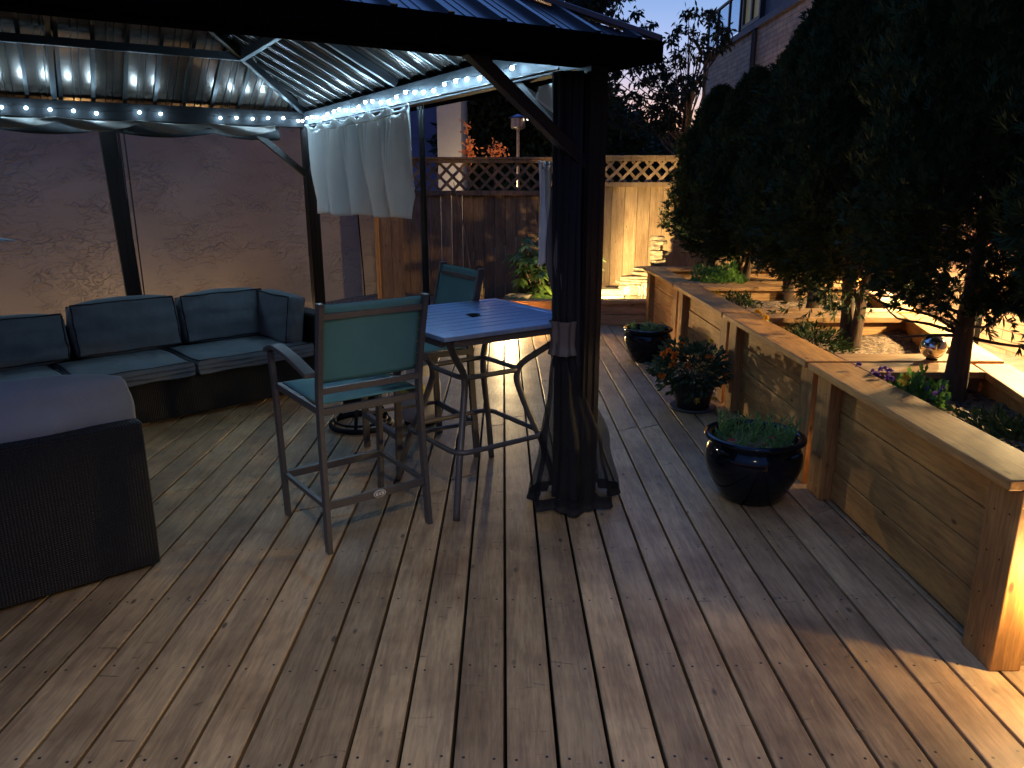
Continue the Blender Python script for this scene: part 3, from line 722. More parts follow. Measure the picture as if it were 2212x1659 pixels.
# ---- LED string (local gazebo coordinates, own thing)
ls = thing('string_lights', 'cool white bulb string clipped along the inside of the gazebo beams', 'string lights', tuple(P1), GA)
pts = []
LZ = 2.055
def sag(i, n, per): return -.012 * abs(math.sin(math.pi * i / per))
path = [(-.055, .10, 2.05)]
y = .22
bul = []
ii = 0
while y < LA - .08:
    bul.append((-.072 - rnd.uniform(0, .012), y, LZ + .012 * math.sin(ii * 1.3) + rnd.uniform(-.006, .006))); y += .135 if ii > 3 else .16; ii += 1
skip_b = []
x = -.10
jj = 0
while x > -LB + .1:
    if jj not in (6, 7, 10): bul.append((x, LA - .085 - rnd.uniform(0, .012), LZ + .008 * math.sin(jj) + rnd.uniform(-.006, .006)))
    x -= .128 if jj < 5 else .15; jj += 1
cable = bez([(b[0] + .004, b[1] + .004, b[2] + .012) for b in bul], 2)
MB().tube(cable, .0022, 5).build('cable', M['black_metal'], ls, smooth=True)
bm = bmesh.new(); bmesh.ops.create_icosphere(bm, subdivisions=2, radius=.0095); led_me = bpy.data.meshes.new('bulb'); bm.to_mesh(led_me); bm.free(); led_me.materials.append(M['led'])
for b in bul:
    o = bpy.data.objects.new('bulb', led_me); COL.objects.link(o); o.parent = ls; o.location = b

# ---- curtains
def pleated(name, mt, parent, p0, p1, ztop, zbot, nfold, amp, seed, hang=(0, 0), solid=.0025, nu=150, nv=36, flare=1.0, loops=True):
    r_ = random.Random(seed); ph = [r_.uniform(0, 6.28) for _ in range(8)]
    p0 = Vector(p0); p1 = Vector(p1); d = p1 - p0; n_ = Vector((-d.y, d.x, 0)).normalized()
    def fn(u, v):
        # pinched at the clips, wide soft folds relaxing downward
        c = u * nfold; f = c - round(c)
        clip = math.exp(-(f * 5) ** 2)
        ridge = abs(math.sin(math.pi * c + .5 * math.sin(3 * v + ph[0]))) ** .55
        w = amp * (.25 + .8 * v) * (1.15 * ridge - .6)
        w += amp * .45 * math.sin(9.7 * u + ph[1] + 2.2 * v) * v + amp * .22 * math.sin(23 * u + ph[2] - 3 * v) * (v * (1.3 - v))
        w += amp * .5 * math.exp(-(f * 7) ** 2) * math.exp(-v * 3.5) * math.cos(9 * f * 6.28)
        uu = u + (.35 / nfold) * math.sin(2 * math.pi * f) * .35 * math.exp(-v * 4)
        z = ztop + (zbot - ztop) * v - (1 - clip) * .040 * (1 - v) ** 2 - .012 * v * math.sin(3.1 * u + ph[4]) + .006 * v * math.sin(17 * u)
        q = p0 + d * uu + n_ * (w + hang[0] * v)
        return (q.x, q.y, z)
    mb = MB().grid(fn, nu, nv)
    return mb.build(name, mt, parent, smooth=True, solid=solid)
cu = thing('curtain', 'pale half height curtain hanging in folds from the far right beam', 'curtain', tuple(P1), GA)
pleated('fabric', M['curtain'], cu, (-.085, 1.72, 0), (-.085, LA - .36, 0), 1.985, 1.295, 5, .050, 5)
pleated('heading', M['curtain'], cu, (-.105, 1.69, 0), (-.105, LA - .34, 0), 2.0, 1.945, 6, .022, 6, nv=6)
MB().tube([(-.075, .15, 2.008), (-.075, LA - .2, 2.008)], .007, 6).build('track', M['black_metal'], cu)
pleated('netting', M['net_dense'], cu, (-.02, 1.66, 0), (-.02, 1.74, 0), 1.99, .35, 2, .012, 9, nu=24)
va = thing('valance', 'gathered fabric swags under the far gazebo beam in front of the stucco wall', 'curtain', tuple(P1), GA)
def vfn(u, v):
    c = u * 9.5; f = abs((c % 1) - .5) * 2
    x_ = -.3 - (LB - .5) * u
    sagz = (1 - f ** 2) * .035
    return (x_, LA - .10 + .025 * math.sin(v * 3 + c * 6.28) + .01 * math.sin(31 * u), 2.005 - v * (.035 + sagz) - (1 - f ** 2) * .018)
MB().grid(vfn, 260, 8).build('fabric', M['curtain_taupe'], va, smooth=True, solid=.003)
def vfn2(u, v):
    c = u * 6.5 + .3; f = abs((c % 1) - .5) * 2
    x_ = -.25 - (LB - .5) * u
    return (x_, LA - .02 + .015 * math.sin(v * 4 + c * 6), 2.0 - v * (.07 + (1 - f ** 2) * .045))
MB().grid(vfn2, 200, 6).build('netting', M['net_dense'], va, smooth=True, solid=.003)

# corner post drapes (P1)
cd_ = thing('corner_drape', 'black netting and taupe curtain tied back against the near corner post', 'curtain', tuple(P1), GA)
def drape(name, mt, cx, cy, prof, nf, seed, a0=0, a1=2 * math.pi, n=96, amp=.16, solid=.002, sx=1.0, sy=1.0):
    r_ = random.Random(seed); ph = r_.uniform(0, 6)
    mb = MB()
    zs = [p[0] for p in prof]
    def fn(u, v):
        z = zs[0] + (zs[-1] - zs[0]) * v
        r0_, ox, oy = prof[-1][1:]
        for (z0, r0, ox0, oy0), (z1, r1, ox1, oy1) in zip(prof[:-1], prof[1:]):
            if (z0 >= z >= z1):
                t = (z0 - z) / (z0 - z1); t = t * t * (3 - 2 * t)
                r0_ = r0 + (r1 - r0) * t; ox = ox0 + (ox1 - ox0) * t; oy = oy0 + (oy1 - oy0) * t; break
        a = a0 + (a1 - a0) * u
        rr = r0_ * (1 + amp * math.sin(nf * a + ph + .6 * math.sin(3 * z)) + amp * .5 * math.sin((nf * 2 + 1) * a + ph * 2 - z))
        return (cx + ox + rr * sx * math.cos(a), cy + oy + rr * sy * math.sin(a), z)
    mb.grid(fn, n, 44)
    return mb.build(name, mt, cd_, smooth=True, solid=solid)
# local frame: image-left of the post is local -x (and +y)
drape('gathered_netting', M['net_dense'], -.10, .05, [(1.98, .055, .0, 0), (1.5, .05, 0, 0), (.95, .045, .0, 0), (.84, .040, .01, 0), (.7, .045, .02, 0), (.4, .045, .02, 0), (.03, .05, .02, 0)], 9, 3, amp=.2)
drape('netting_skirt', M['net'], -.04, .02, [(.84, .05, -.05, .03), (.6, .095, -.03, .02), (.3, .165, -.0, .01), (.03, .215, 0.0, 0)], 7, 5, amp=.12, sy=.8)
drape('hem', M['net_dense'], -.04, .02, [(.075, .205, 0, 0), (.018, .22, 0, 0)], 7, 5, amp=.12, sy=.8)
drape('taupe_curtain', M['curtain_taupe'], -.10, .08, [(1.98, .045, .03, -.02), (1.6, .045, .02, 0), (1.2, .055, .0, .0), (.95, .045, .03, -.01), (.86, .035, .04, -.02)], 5, 8, amp=.25)
drape('tie_band', M['curtain_taupe'], -.09, .05, [(.91, .068, 0, 0), (.86, .062, 0, 0), (.80, .06, 0, 0), (.75, .07, 0, 0)], 5, 2, amp=.1)
pleated('white_curtain', M['curtain'], cd_, (-.20, .10, 0), (-.11, .15, 0), 1.62, 1.17, 2, .02, 21, nu=40)
a = MB().grid(lambda u, v: (-.03 - .05 * u, .14 + (.16 + .03 * v) * u, 1.97 - v * (.19 - .14 * u) - .02 * u), 8, 8); a.build('curtain_corner', M['curtain'], cd_, smooth=True, solid=.003)
drape('outer_fold', M['net_dense'], -.0, -.0, [(1.98, .085, -.02, .03), (1.4, .075, -.02, .03), (.84, .07, -.01, .03), (.5, .075, 0, .03), (.02, .085, 0, .03)], 8, 14, amp=.06, a0=R(60), a1=R(230))

# ================================================================== FURNITURE
# -------- bar chairs
def bar_chair(name, label, loc, rot):
    t = thing(name, label, 'bar chair', loc, rot, group='teal sling bar chairs')
    w, d = .245, .24        # half width / half depth at the feet
    F = M['chair_frame']
    ZS = .635
    for sx in (-1, 1):
        # rear leg runs up into back post, raked back
        pts = [(sx * w, -d, .0), (sx * (w - .012), -d + .03, .60), (sx * (w - .014), -d + .012, .80), (sx * (w - .012), -d - .045, 1.065)]
        P_ = bez(pts, 4)
        mb = MB()
        for q0, q1 in zip(P_[:-1], P_[1:]): mb.bar(q0, q1 + (q1 - q0) * .04, .022, .036, up=(0, 1, 0))
        mb.build('back_leg', F, t, bevel=.002)
        MB().box(sx * (w - .012) - .013, sx * (w - .012) + .013, -d - .067, -d - .027, 1.064, 1.074).build('post_cap', F, t, bevel=.002)
        ft = [(sx * w, d, .0), (sx * (w + .012), d + .0, .62), (sx * (w + .02), d + .0, .80)]
        mb = MB(); mb.bar(ft[0], ft[1], .022, .036, up=(0, 1, 0)).bar(ft[1], ft[2], .022, .036, up=(0, 1, 0)); mb.build('front_leg', F, t, bevel=.002)
        arm = bez([(sx * (w + .022), d + .015, .805), (sx * (w + .026), d - .10, .838), (sx * (w + .026), -.02, .825), (sx * (w + .016), -d + .03, .775)], 6)
        mb = MB()
        n0 = len(mb.v)
        for q in arm:
            mb.v += [(q.x - .026, q.y, q.z - .010), (q.x + .026, q.y, q.z - .010), (q.x + .026, q.y, q.z + .010), (q.x - .026, q.y, q.z + .010)]
        for i in range(len(arm) - 1):
            b_ = i * 4
            for k in range(4): mb.f.append((b_ + k, b_ + (k + 1) % 4, b_ + 4 + (k + 1) % 4, b_ + 4 + k))
        mb.f += [(0, 1, 2, 3), tuple(len(mb.v) - 4 + k for k in (3, 2, 1, 0))]
        mb.build('arm', F, t, bevel=.004, seg=3)
        MB().bar((sx * (w - .005), -d + .02, .21), (sx * w, d, .21), .02, .02).build('side_stretcher', F, t, bevel=.002)
        MB().bar((sx * (w - .012), -d + .03, ZS - .012), (sx * (w + .0), d - .01, ZS + .003), .024, .03).build('seat_rail', F, t, bevel=.002)
    MB().bar((-w + .01, -d + .014, .208), (w - .01, -d + .014, .208), .014, .036).build('back_stretcher', F, t, bevel=.002)
    MB().bar((-w, d, .205), (w, d, .205), .03, .034).build('footrest', F, t, bevel=.002)
    MB().bar((-w + .01, d - .012, ZS), (w - .01, d - .012, ZS), .022, .03).build('front_rail', F, t, bevel=.002)
    MB().bar((-w + .01, -d + .032, ZS - .02), (w - .01, -d + .032, ZS - .02), .022, .03).build('rear_rail', F, t, bevel=.002)
    MB().bar((-w + .015, -d - .03, 1.018), (w - .015, -d - .03, 1.018), .02, .026).build('top_rail', F, t, bevel=.002)
    MB().bar((-w + .015, -d + .02, .706), (w - .015, -d + .02, .706), .02, .026).build('lower_rail', F, t, bevel=.002)
    # slings
    def seat(u, v): return (-w + .018 + (2 * w - .036) * u, -d + .04 + (2 * d - .055) * v, ZS + .012 - .02 * math.sin(math.pi * u) * math.sin(math.pi * v) + .004 * v)
    MB().grid(seat, 16, 16).build('seat_sling', M['sling'], t, smooth=True, solid=.004)
    def back(u, v):
        z = .735 + .33 * v
        yb = -d + .02 - .072 * v
        return (-w + .018 + (2 * w - .036) * u, yb - .012 * math.sin(math.pi * u) + .02 - (.03 if v > .97 else 0) * 0, z)
    MB().grid(back, 16, 16).build('back_sling', M['sling'], t, smooth=True, solid=.004)
    for sx in (-1, 1):      # screw heads on the sling rail
        s_ = MB()
        for q in range(6):
            z = .76 + .052 * q; yb = -d + .02 - .072 * ((z - .735) / .33)
            s_.lathe([(0, .0), (.0035, .0), (.0035, .003), (0, .0035)], 8, (0, 0, 0))
            for j in range(-32, 0):
                vx, vy, vz = s_.v[j]; s_.v[j] = (sx * (w - .028) + vx, yb + .014 - vz - .0, z + vy)
        s_.build('screw', mat('screw', (.5, .5, .5), .3, 1.0) if 'screw' not in M else M['screw'], t)
    return t
c1 = bar_chair('bar_chair', 'teal sling bar chair with its back to the camera, emblem on the rear stretcher', (-.69, 3.225, 0), R(36.1))
c2 = bar_chair('bar_chair', 'teal sling bar chair on the far side of the table, seen from the front', (-.489, 4.135, 0), R(120.9))
# oval emblem plate on rear stretcher of the near chair
badge = mat('badge_face', (.62, .62, .60), .4)
bd = MB()
def disc(mb, rx, rz_, y, th, n=28):
    b_ = len(mb.v)
    for yy in (y, y - th):
        for k in range(n):
            t = 2 * math.pi * k / n; mb.v.append((rx * math.cos(t), yy, rz_ * math.sin(t)))
    mb.f += [tuple(b_ + k for k in range(n)), tuple(b_ + n + k for k in reversed(range(n)))] + [(b_ + k, b_ + (k + 1) % n, b_ + n + (k + 1) % n, b_ + n + k) for k in range(n)]
eb = MB(); disc(eb, .030, .017, 0, .002); e1 = eb.build('emblem', badge, c1); e1.location = (.005, -.24 + .014 - .0085, .208)
eb = MB(); eb.tube([(.024 * math.cos(t_ / 24 * 6.283), -.003, .0125 * math.sin(t_ / 24 * 6.283)) for t_ in range(24)], .0014, 5, closed=True)
eb.tube([(.009 * math.cos(.6 + t_ / 12 * 4.9), -.003, .0085 * math.sin(.6 + t_ / 12 * 4.9)) for t_ in range(13)], .0014, 5); eb.tube([(.002, -.003, .001), (.009, -.003, .001), (.009, -.003, -.006)], .0013, 5)
eb.build('ring_mark', M['black_metal'], e1)

# -------- bar table
bt = thing('bar_table', 'square slatted bar height table with umbrella hole and curved legs', 'table', (-.15, 3.62, 0), R(34.8))
S = .405; TZ = .90
fr = MB(); fw_ = .05
fr.box(-S, S, -S, -S + fw_, TZ - .022, TZ).box(-S, S, S - fw_, S, TZ - .022, TZ).box(-S, -S + fw_, -S + fw_, S - fw_, TZ - .022, TZ).box(S - fw_, S, -S + fw_, S - fw_, TZ - .022, TZ)
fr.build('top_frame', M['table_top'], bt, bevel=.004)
sl = MB(); ns = 9; sw_ = (2 * S - 2 * fw_) / ns
for k in range(ns):
    y0 = -S + fw_ + k * sw_ + .006; y1 = y0 + sw_ - .012
    if k == ns // 2:
        sl.box(-S + fw_, -.03, y0, y1, TZ - .014, TZ - .002).box(.03, S - fw_, y0, y1, TZ - .014, TZ - .002)
    else: sl.box(-S + fw_, S - fw_, y0, y1, TZ - .014, TZ - .002)
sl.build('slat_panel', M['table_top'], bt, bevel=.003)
MB().lathe([(.022, -.012), (.024, .0), (.034, .002), (.034, .0035), (.022, .0035), (.022, -.012)], 24, (0, 0, TZ)).build('umbrella_ring', M['black_metal'], bt, smooth=False)
ap = MB()
for sg in (-1, 1): ap.box(-S + .06, S - .06, sg * (S - .03) - .012, sg * (S - .03) + .012, TZ - .055, TZ - .023).box(sg * (S - .03) - .012, sg * (S - .03) + .012, -S + .06, S - .06, TZ - .056, TZ - .024)
ap.build('apron', M['table_frame'], bt)
for sx in (-1, 1):
    for sy in (-1, 1):
        q = 1 / math.sqrt(2)
        pr = [(.50, TZ - .03), (.40, .78), (.245, .67), (.215, .60), (.235, .52), (.30, .36), (.35, .25), (.425, .0)]
        pp = bez([(sx * r_ * q, sy * r_ * q, z_) for r_, z_ in pr], 5)
        MB().tube(pp, .0165, 10).build('leg', M['table_frame'], bt, smooth=True)
def ring(r0, z, name, rc, tr):
    # rounded square ring
    pts = []
    for cx_, cy_, a0_ in ((1, 1, 0), (-1, 1, 90), (-1, -1, 180), (1, -1, 270)):
        for k in range(7):
            t = R(a0_ + k * 15); pts.append((cx_ * (r0 - rc) + rc * math.cos(t), cy_ * (r0 - rc) + rc * math.sin(t), z))
    MB().tube(pts, tr, 8, closed=True).build(name, M['table_frame'], bt, smooth=True)
ring(.165, .635, 'upper_ring', .05, .013)
ring(.262, .305, 'footrest_ring', .07, .0135)

# -------- sofas
def cushion(name, parent, cx, cy, cz, sx, sy, sz, tilt=0, puff=.035, seed=1, rotz=0, piping=True, yaw=0, m='cushion'):
    """soft box with crowned faces; dimensions full size"""
    r_ = random.Random(seed); ph = [r_.uniform(0, 6) for _ in range(6)]
    bm = bmesh.new(); bmesh.ops.create_cube(bm, size=1)
    bmesh.ops.subdivide_edges(bm, edges=bm.edges[:], cuts=11, use_grid_fill=True)
    for v in bm.verts:
        x_, y_, z_ = v.co * 2
        def q(a): return max(0.0, 1 - abs(a) ** 2.6)
        m_ = min(sx, sy, sz)
        fx = q(y_) * q(z_); fy = q(x_) * q(z_); fz = q(x_) * q(y_)
        nx, ny, nz = x_, y_, z_
        dx = math.copysign(puff * fx * .5, x_) if abs(x_) > .99 else 0
        dy = math.copysign(puff * fy, y_) if abs(y_) > .99 else 0
        dz = math.copysign(puff * fz, z_) if abs(z_) > .99 else 0
        w_ = .006 * math.sin(7 * x_ + ph[0]) * math.sin(5 * z_ + ph[1]) + .005 * math.sin(9 * z_ + 4 * y_ + ph[2])
        pin = 1 - .035 * (abs(x_) ** 6 * abs(z_) ** 6)
        v.co = Vector((nx * sx / 2 * pin + dx + w_ * .6, ny * sy / 2 + dy + w_, nz * sz / 2 * pin + dz + w_ * .5))
    me = bpy.data.meshes.new(name); bm.to_mesh(me); bm.free(); me.materials.append(M[m])
    for p in me.polygons: p.use_smooth = True
    o = bpy.data.objects.new(name, me); COL.objects.link(o); o.parent = parent; o.location = (cx, cy, cz); o.rotation_euler = (tilt, yaw, rotz)
    bv = o.modifiers.new('bevel', 'BEVEL'); bv.width = .018; bv.segments = 3; bv.limit_method = 'ANGLE'; bv.angle_limit = R(50)
    if piping:
        pm = MB(); thin = min(range(3), key=lambda i: (sx, sy, sz)[i])
        for s_ in (-1, 1):
            pts = []
            h = [sx / 2 * .975, sy / 2 * .975, sz / 2 * .975]
            ax = [i for i in range(3) if i != thin]
            for a_, b_ in ((-1, -1), (1, -1), (1, 1), (-1, 1)):
                p = [0, 0, 0]; p[thin] = s_ * h[thin] * 1.0; p[ax[0]] = a_ * h[ax[0]]; p[ax[1]] = b_ * h[ax[1]]; pts.append(Vector(p))
            ring_ = []
            for i in range(4):
                for k in range(14): ring_.append(pts[i].lerp(pts[(i + 1) % 4], k / 14))
            for i, p in enumerate(ring_):
                w_ = .006 * math.sin(7 * p.x / sx * 2 + ph[0]) * math.sin(5 * p.z / sz * 2 + ph[1]) + .005 * math.sin(9 * p.z / sz * 2 + 4 * p.y / sy * 2 + ph[2])
                ring_[i] = p + Vector((w_ * .6, w_, w_ * .5))
            pm.tube(ring_, .0062, 6, closed=True)
        pm.build('piping', M['piping'], o, smooth=True)
    return o
SA = math.atan2(.603, .649)
so = thing('sectional_sofa', 'long black wicker sectional sofa with blue grey cushions along the stucco wall', 'sofa', (-2.315, 4.564, 0), SA)
MB().box(-1.9, 1.25, .02, .72, .03, .295).build('base', M['wicker'], so, bevel=.012)
MB().box(-1.9, 1.25, .70, .80, .03, .60).build('back_panel', M['wicker'], so, bevel=.02, seg=3)
MB().box(1.252, 1.40, .0, .80, .03, .60).build('side_panel', M['wicker'], so, bevel=.02, seg=3)
for i, (xa, xb) in enumerate(((-1.9, -1.15), (-1.14, -.34), (-.33, .37), (.38, 1.24))):
    cushion('seat_cushion', so, (xa + xb) / 2, .30, .343, xb - xa - .01, .62, .088, seed=10 + i, puff=.008)
for i, (xa, xb) in enumerate(((-1.9, -.98), (-.95, -.22), (-.175, .50), (.54, 1.17))):
    zt = (.66, .685, .735, .725)[i]
    cushion('back_cushion', so, (xa + xb) / 2, .655, (zt + .385) / 2 + .005, xb - xa, .12, zt - .385, tilt=R(-13), seed=20 + i, puff=.03)
cushion('side_cushion', so, 1.165, .37, .55, .13, .52, .34, seed=31, puff=.025, yaw=R(8))
EA = math.atan2(.358, .431)
ns_ = thing('near_sofa', 'black wicker sofa at left with its back and lilac grey cushion toward the camera', 'sofa', (-1.412, 2.786, 0), EA)
MB().box(-1.9, .0, .0, .085, .015, .622).build('back_panel', M['wicker'], ns_, bevel=.012, seg=3)
MB().box(-1.9, -.005, .09, .72, .03, .295).build('base', M['wicker'], ns_, bevel=.012)
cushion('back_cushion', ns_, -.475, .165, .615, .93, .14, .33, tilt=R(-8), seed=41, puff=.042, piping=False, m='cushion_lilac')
cushion('back_cushion', ns_, -1.42, .155, .625, .88, .13, .34, tilt=R(-8), seed=42, puff=.03)
for xa, xb in ((-.93, .02), (-1.88, -.95)):
    cushion('seat_cushion', ns_, (xa + xb) / 2, .42, .345, xb - xa - .01, .62, .10, seed=int(50 + xa * 3), puff=.012)

# -------- items under / behind the table
tk = thing('propane_tank', 'dull white gas cylinder with yellow label standing behind the near chair', 'gas cylinder', (-.555, 4.70, 0))
MB().lathe([(0, .02), (.10, .02), (.135, .05), (.142, .09), (.142, .26), (.13, .30), (.09, .33), (.03, .345), (0, .345)], 32).build('body', M['tank'], tk, smooth=True)
for a0 in (20, 200):
    cl_m = MB()
    p = [(R(a0 + 130 * k / 12)) for k in range(13)]
    for i in range(12):
        x0, y0, x1, y1 = .085 * math.cos(p[i]), .085 * math.sin(p[i]), .085 * math.cos(p[i + 1]), .085 * math.sin(p[i + 1])
        cl_m.hexa([(x0, y0, .325), (x1, y1, .325), (x1 * .95, y1 * .95, .325), (x0 * .95, y0 * .95, .325), (x0, y0, .40), (x1, y1, .40), (x1 * .95, y1 * .95, .40), (x0 * .95, y0 * .95, .40)])
    cl_m.build('collar', M['tank'], tk)
lb_ = MB(); lb_.grid(lambda u, v: (.1435 * math.cos(R(215 + 75 * u)), .1435 * math.sin(R(215 + 75 * u)), .20 + .09 * v), 12, 2).build('label_band', M['tank_label'], tk, smooth=True, solid=.001)
MB().lathe([(0, .34), (.022, .34), (.022, .38), (.03, .38), (.03, .395), (0, .395)], 12).build('valve', M['black_metal'], tk)
MB().lathe([(.10, 0), (.105, .0), (.105, .03), (.10, .03)], 24).build('foot_ring', M['black_metal'], tk)
rs = thing('ring_stand', 'black tubular ring base of a patio heater beside the white gas cylinder', 'heater base', (-.93, 4.62, 0))
MB().tube([(.19 * math.cos(R(k * 10)), .19 * math.sin(R(k * 10)), .022) for k in range(36)], .017, 8, closed=True).build('base_ring', M['black_metal'], rs, smooth=True)
MB().tube([(.165 * math.cos(R(k * 10)), .165 * math.sin(R(k * 10)), .05) for k in range(36)], .008, 6, closed=True).build('inner_ring', M['black_metal'], rs, smooth=True)
for aa in (30, 150, 270):
    MB().tube(bez([(.19 * math.cos(R(aa)), .19 * math.sin(R(aa)), .02), (.15 * math.cos(R(aa)), .15 * math.sin(R(aa)), .10), (.09 * math.cos(R(aa)), .09 * math.sin(R(aa)), .17)], 4), .012, 6).build('leg', M['black_metal'], rs, smooth=True)
MB().lathe([(0, .15), (.10, .15), (.11, .18), (.10, .24), (.06, .27), (0, .28)], 24).build('burner_head', M['black_metal'], rs, smooth=True)
MB().tube([(.08 + .05 * math.cos(R(k * 20)), -.09, .2 + .05 * math.sin(R(k * 20))) for k in range(18)], .004, 6, closed=True).build('gauge', M['steel'], rs)

# ================================================================== POTS AND PLANTS
def add_leaves(P, D, Nn, L, Wd, bend=.0):
    """leaf quads (diamond) : P base, D dir, Nn width dir"""
    mid = P + D * (L * .5)[:, None]
    tip = P + D * L[:, None]
    a = mid + Nn * (Wd * .5)[:, None]; b = mid - Nn * (Wd * .5)[:, None]
    V = np.stack([P, a, tip, b], 1).reshape(-1, 3)
    F = np.arange(len(V)).reshape(-1, 4)
    return V, F
def unit(v): return v / np.maximum(np.linalg.norm(v, axis=1, keepdims=True), 1e-6)
def leaf_obj(name, m, parent, P, D, L, Wd, rng, smooth=False):
    r = rng.normal(size=P.shape); Nn = unit(np.cross(D, r))
    V, F = add_leaves(P, unit(D), Nn, L, Wd)
    return link_np(name, V, F, m, parent)
POT_PROF = [(.0, .0), (.135, .0), (.15, .012), (.175, .05), (.222, .14), (.24, .20), (.238, .25), (.222, .285), (.205, .298), (.205, .306), (.235, .312), (.248, .325), (.246, .338), (.228, .343), (.205, .335), (.200, .31), (.205, .28), (.18, .26)]
def glazed_pot(label, loc, sc, herb_n, hl, flowers, seed):
    t = thing('glazed_pot', label, 'plant pot', loc, group='blue black glazed pots on the deck')
    MB().lathe([(r_ * sc, z_ * sc) for r_, z_ in POT_PROF], 56).build('pot', M['glaze'], t, smooth=True)
    MB().lathe([(0, .285 * sc), (.1 * sc, .29 * sc), (.203 * sc, .283 * sc)], 24).build('soil', M['soil'], t)
    for sg in (0, 180, 90, 270):
        a_ = R(sg + 35)
        MB().tube(bez([((.236) * sc * math.cos(a_ - .14), (.236) * sc * math.sin(a_ - .14), .285 * sc), (.262 * sc * math.cos(a_), .262 * sc * math.sin(a_), .30 * sc), ((.236) * sc * math.cos(a_ + .14), (.236) * sc * math.sin(a_ + .14), .285 * sc)], 5), .011 * sc, 6).build('handle', M['glaze'], t, smooth=True)
    rng = np.random.default_rng(seed)
    # upright sprigs with whorled narrow leaves
    Ps, Ds, Ls, Ws = [], [], [], []
    stems = MB()
    for k in range(herb_n // 2):
        a_ = rng.uniform(0, 6.283); r_ = math.sqrt(rng.uniform(0, 1)) * .165 * sc
        b0 = np.array([r_ * math.cos(a_), r_ * math.sin(a_), .285 * sc]); d = np.array([.35 * math.cos(a_) * r_ / .16 + rng.normal() * .18, .35 * math.sin(a_) * r_ / .16 + rng.normal() * .18, 1.0]); d /= np.linalg.norm(d)
        h = hl * rng.uniform(.5, 1.25)
        stems.tube([b0, b0 + d * h * .6, b0 + d * h], [.0016, .0014, .001], 4)
        m_ = int(9 * h / .06) + 6
        for j in range(m_):
            s_ = (j + .5) / m_; az = j * 2.4
            Ps.append(b0 + d * h * s_); Ds.append([math.cos(az) * .8, math.sin(az) * .8, .75 + .5 * s_]); Ls.append(rng.uniform(.022, .045)); Ws.append(.0065)
    leaf_obj('herb', M['herb'], t, np.array(Ps), unit(np.array(Ds)), np.array(Ls), np.array(Ws), rng)
    stems.build('stem', M['herb'], t)
    if flowers:
        for k in range(flowers):
            fm = MB()
            a_ = rng.uniform(0, 6.283); r_ = rng.uniform(.06, .19) * sc
            c = (r_ * math.cos(a_), r_ * math.sin(a_), .30 * sc + rng.uniform(0, .04))
            for p in range(6):
                t_ = p * 1.047
                fm.hexa([(c[0], c[1], c[2]), (c[0] + .004, c[1], c[2]), (c[0] + .004, c[1] + .004, c[2]), (c[0], c[1] + .004, c[2])] +
                        [(c[0] + .015 * math.cos(t_ - .35), c[1] + .015 * math.sin(t_ - .35), c[2] + .006), (c[0] + .015 * math.cos(t_ + .35), c[1] + .015 * math.sin(t_ + .35), c[2] + .006),
                         (c[0] + .012 * math.cos(t_ + .3), c[1] + .012 * math.sin(t_ + .3), c[2] + .008), (c[0] + .012 * math.cos(t_ - .3), c[1] + .012 * math.sin(t_ - .3), c[2] + .008)])
            fm.build('flower', M['red'], t)
    return t
glazed_pot('large glossy blue black pot with leafy herbs and red blooms in the foreground', (1.235, 3.47, 0), .98, 130, .11, 8, 3)
glazed_pot('smaller glossy dark pot with short sprouts near the pond end', (1.272, 6.47, 0), .88, 90, .07, 0, 4)
# lantana
lt = thing('flowering_plant', 'bushy orange flowered plant spilling over a low pot between the two glazed pots', 'potted plant', (1.325, 5.02, 0))
MB().lathe([(0, 0), (.10, 0), (.115, .02), (.14, .14), (.15, .18), (.155, .185), (.15, .195), (.135, .185), (.13, .15)], 36).build('pot', mat('dark_plastic_pot', (.02, .016, .015), .5), lt, smooth=True)
MB().lathe([(0, .0), (.15, .0), (.165, .012), (.16, .018), (.14, .008), (0, .008)], 32, (0, 0, -.0)).build('saucer', mat('saucer_grey', (.09, .085, .08), .6), lt, smooth=True)
rng = np.random.default_rng(11)
n = 1500
u = unit(rng.normal(size=(n, 3))); rad = rng.uniform(.35, 1, (n, 1)) ** .5 * (1 + .22 * np.sin(5 * u[:, :1] + 3 * u[:, 1:2]) * np.cos(4 * u[:, 2:]))
Pn = u * rad * np.array([.25, .23, .175]) + np.array([-.03, 0, .285]); Pn = Pn[Pn[:, 2] > .03]
Dn = unit(u[:len(Pn)] * .5 + unit(Pn - np.array([0, 0, .2])) + np.array([0, 0, -.25]) + rng.normal(size=Pn.shape) * .4)
leaf_obj('foliage', M['lantana'], lt, Pn, Dn, rng.uniform(.035, .06, len(Pn)), rng.uniform(.018, .03, len(Pn)), rng)
st = MB()
for k in range(26):
    a_ = rng.uniform(0, 6.283); r_ = rng.uniform(.1, .24)
    st.tube(bez([(0, 0, .15), (r_ * .5 * math.cos(a_), r_ * .5 * math.sin(a_), .27), (r_ * math.cos(a_), r_ * math.sin(a_), .25 + rng.uniform(-.05, .15))], 4), .0028, 4)
st.build('stem', M['lantana'], lt)
def blossoms(parent, centers, m, size=.03, petals=9, seed=1, name='flower', yel=None):
    rng = np.random.default_rng(seed)
    for c in centers:
        c = np.array(c); k = petals * 3
        dd = unit(rng.normal(size=(k, 3)) + np.array([-.3, -.9, .9])); P_ = np.tile(c, (k, 1)) + dd * size * .15
        leaf_obj(name, m, parent, P_, dd, np.full(k, size * .75), np.full(k, size * .5), rng)
camd = Vector((-.25, -.95, .2))
fl = []
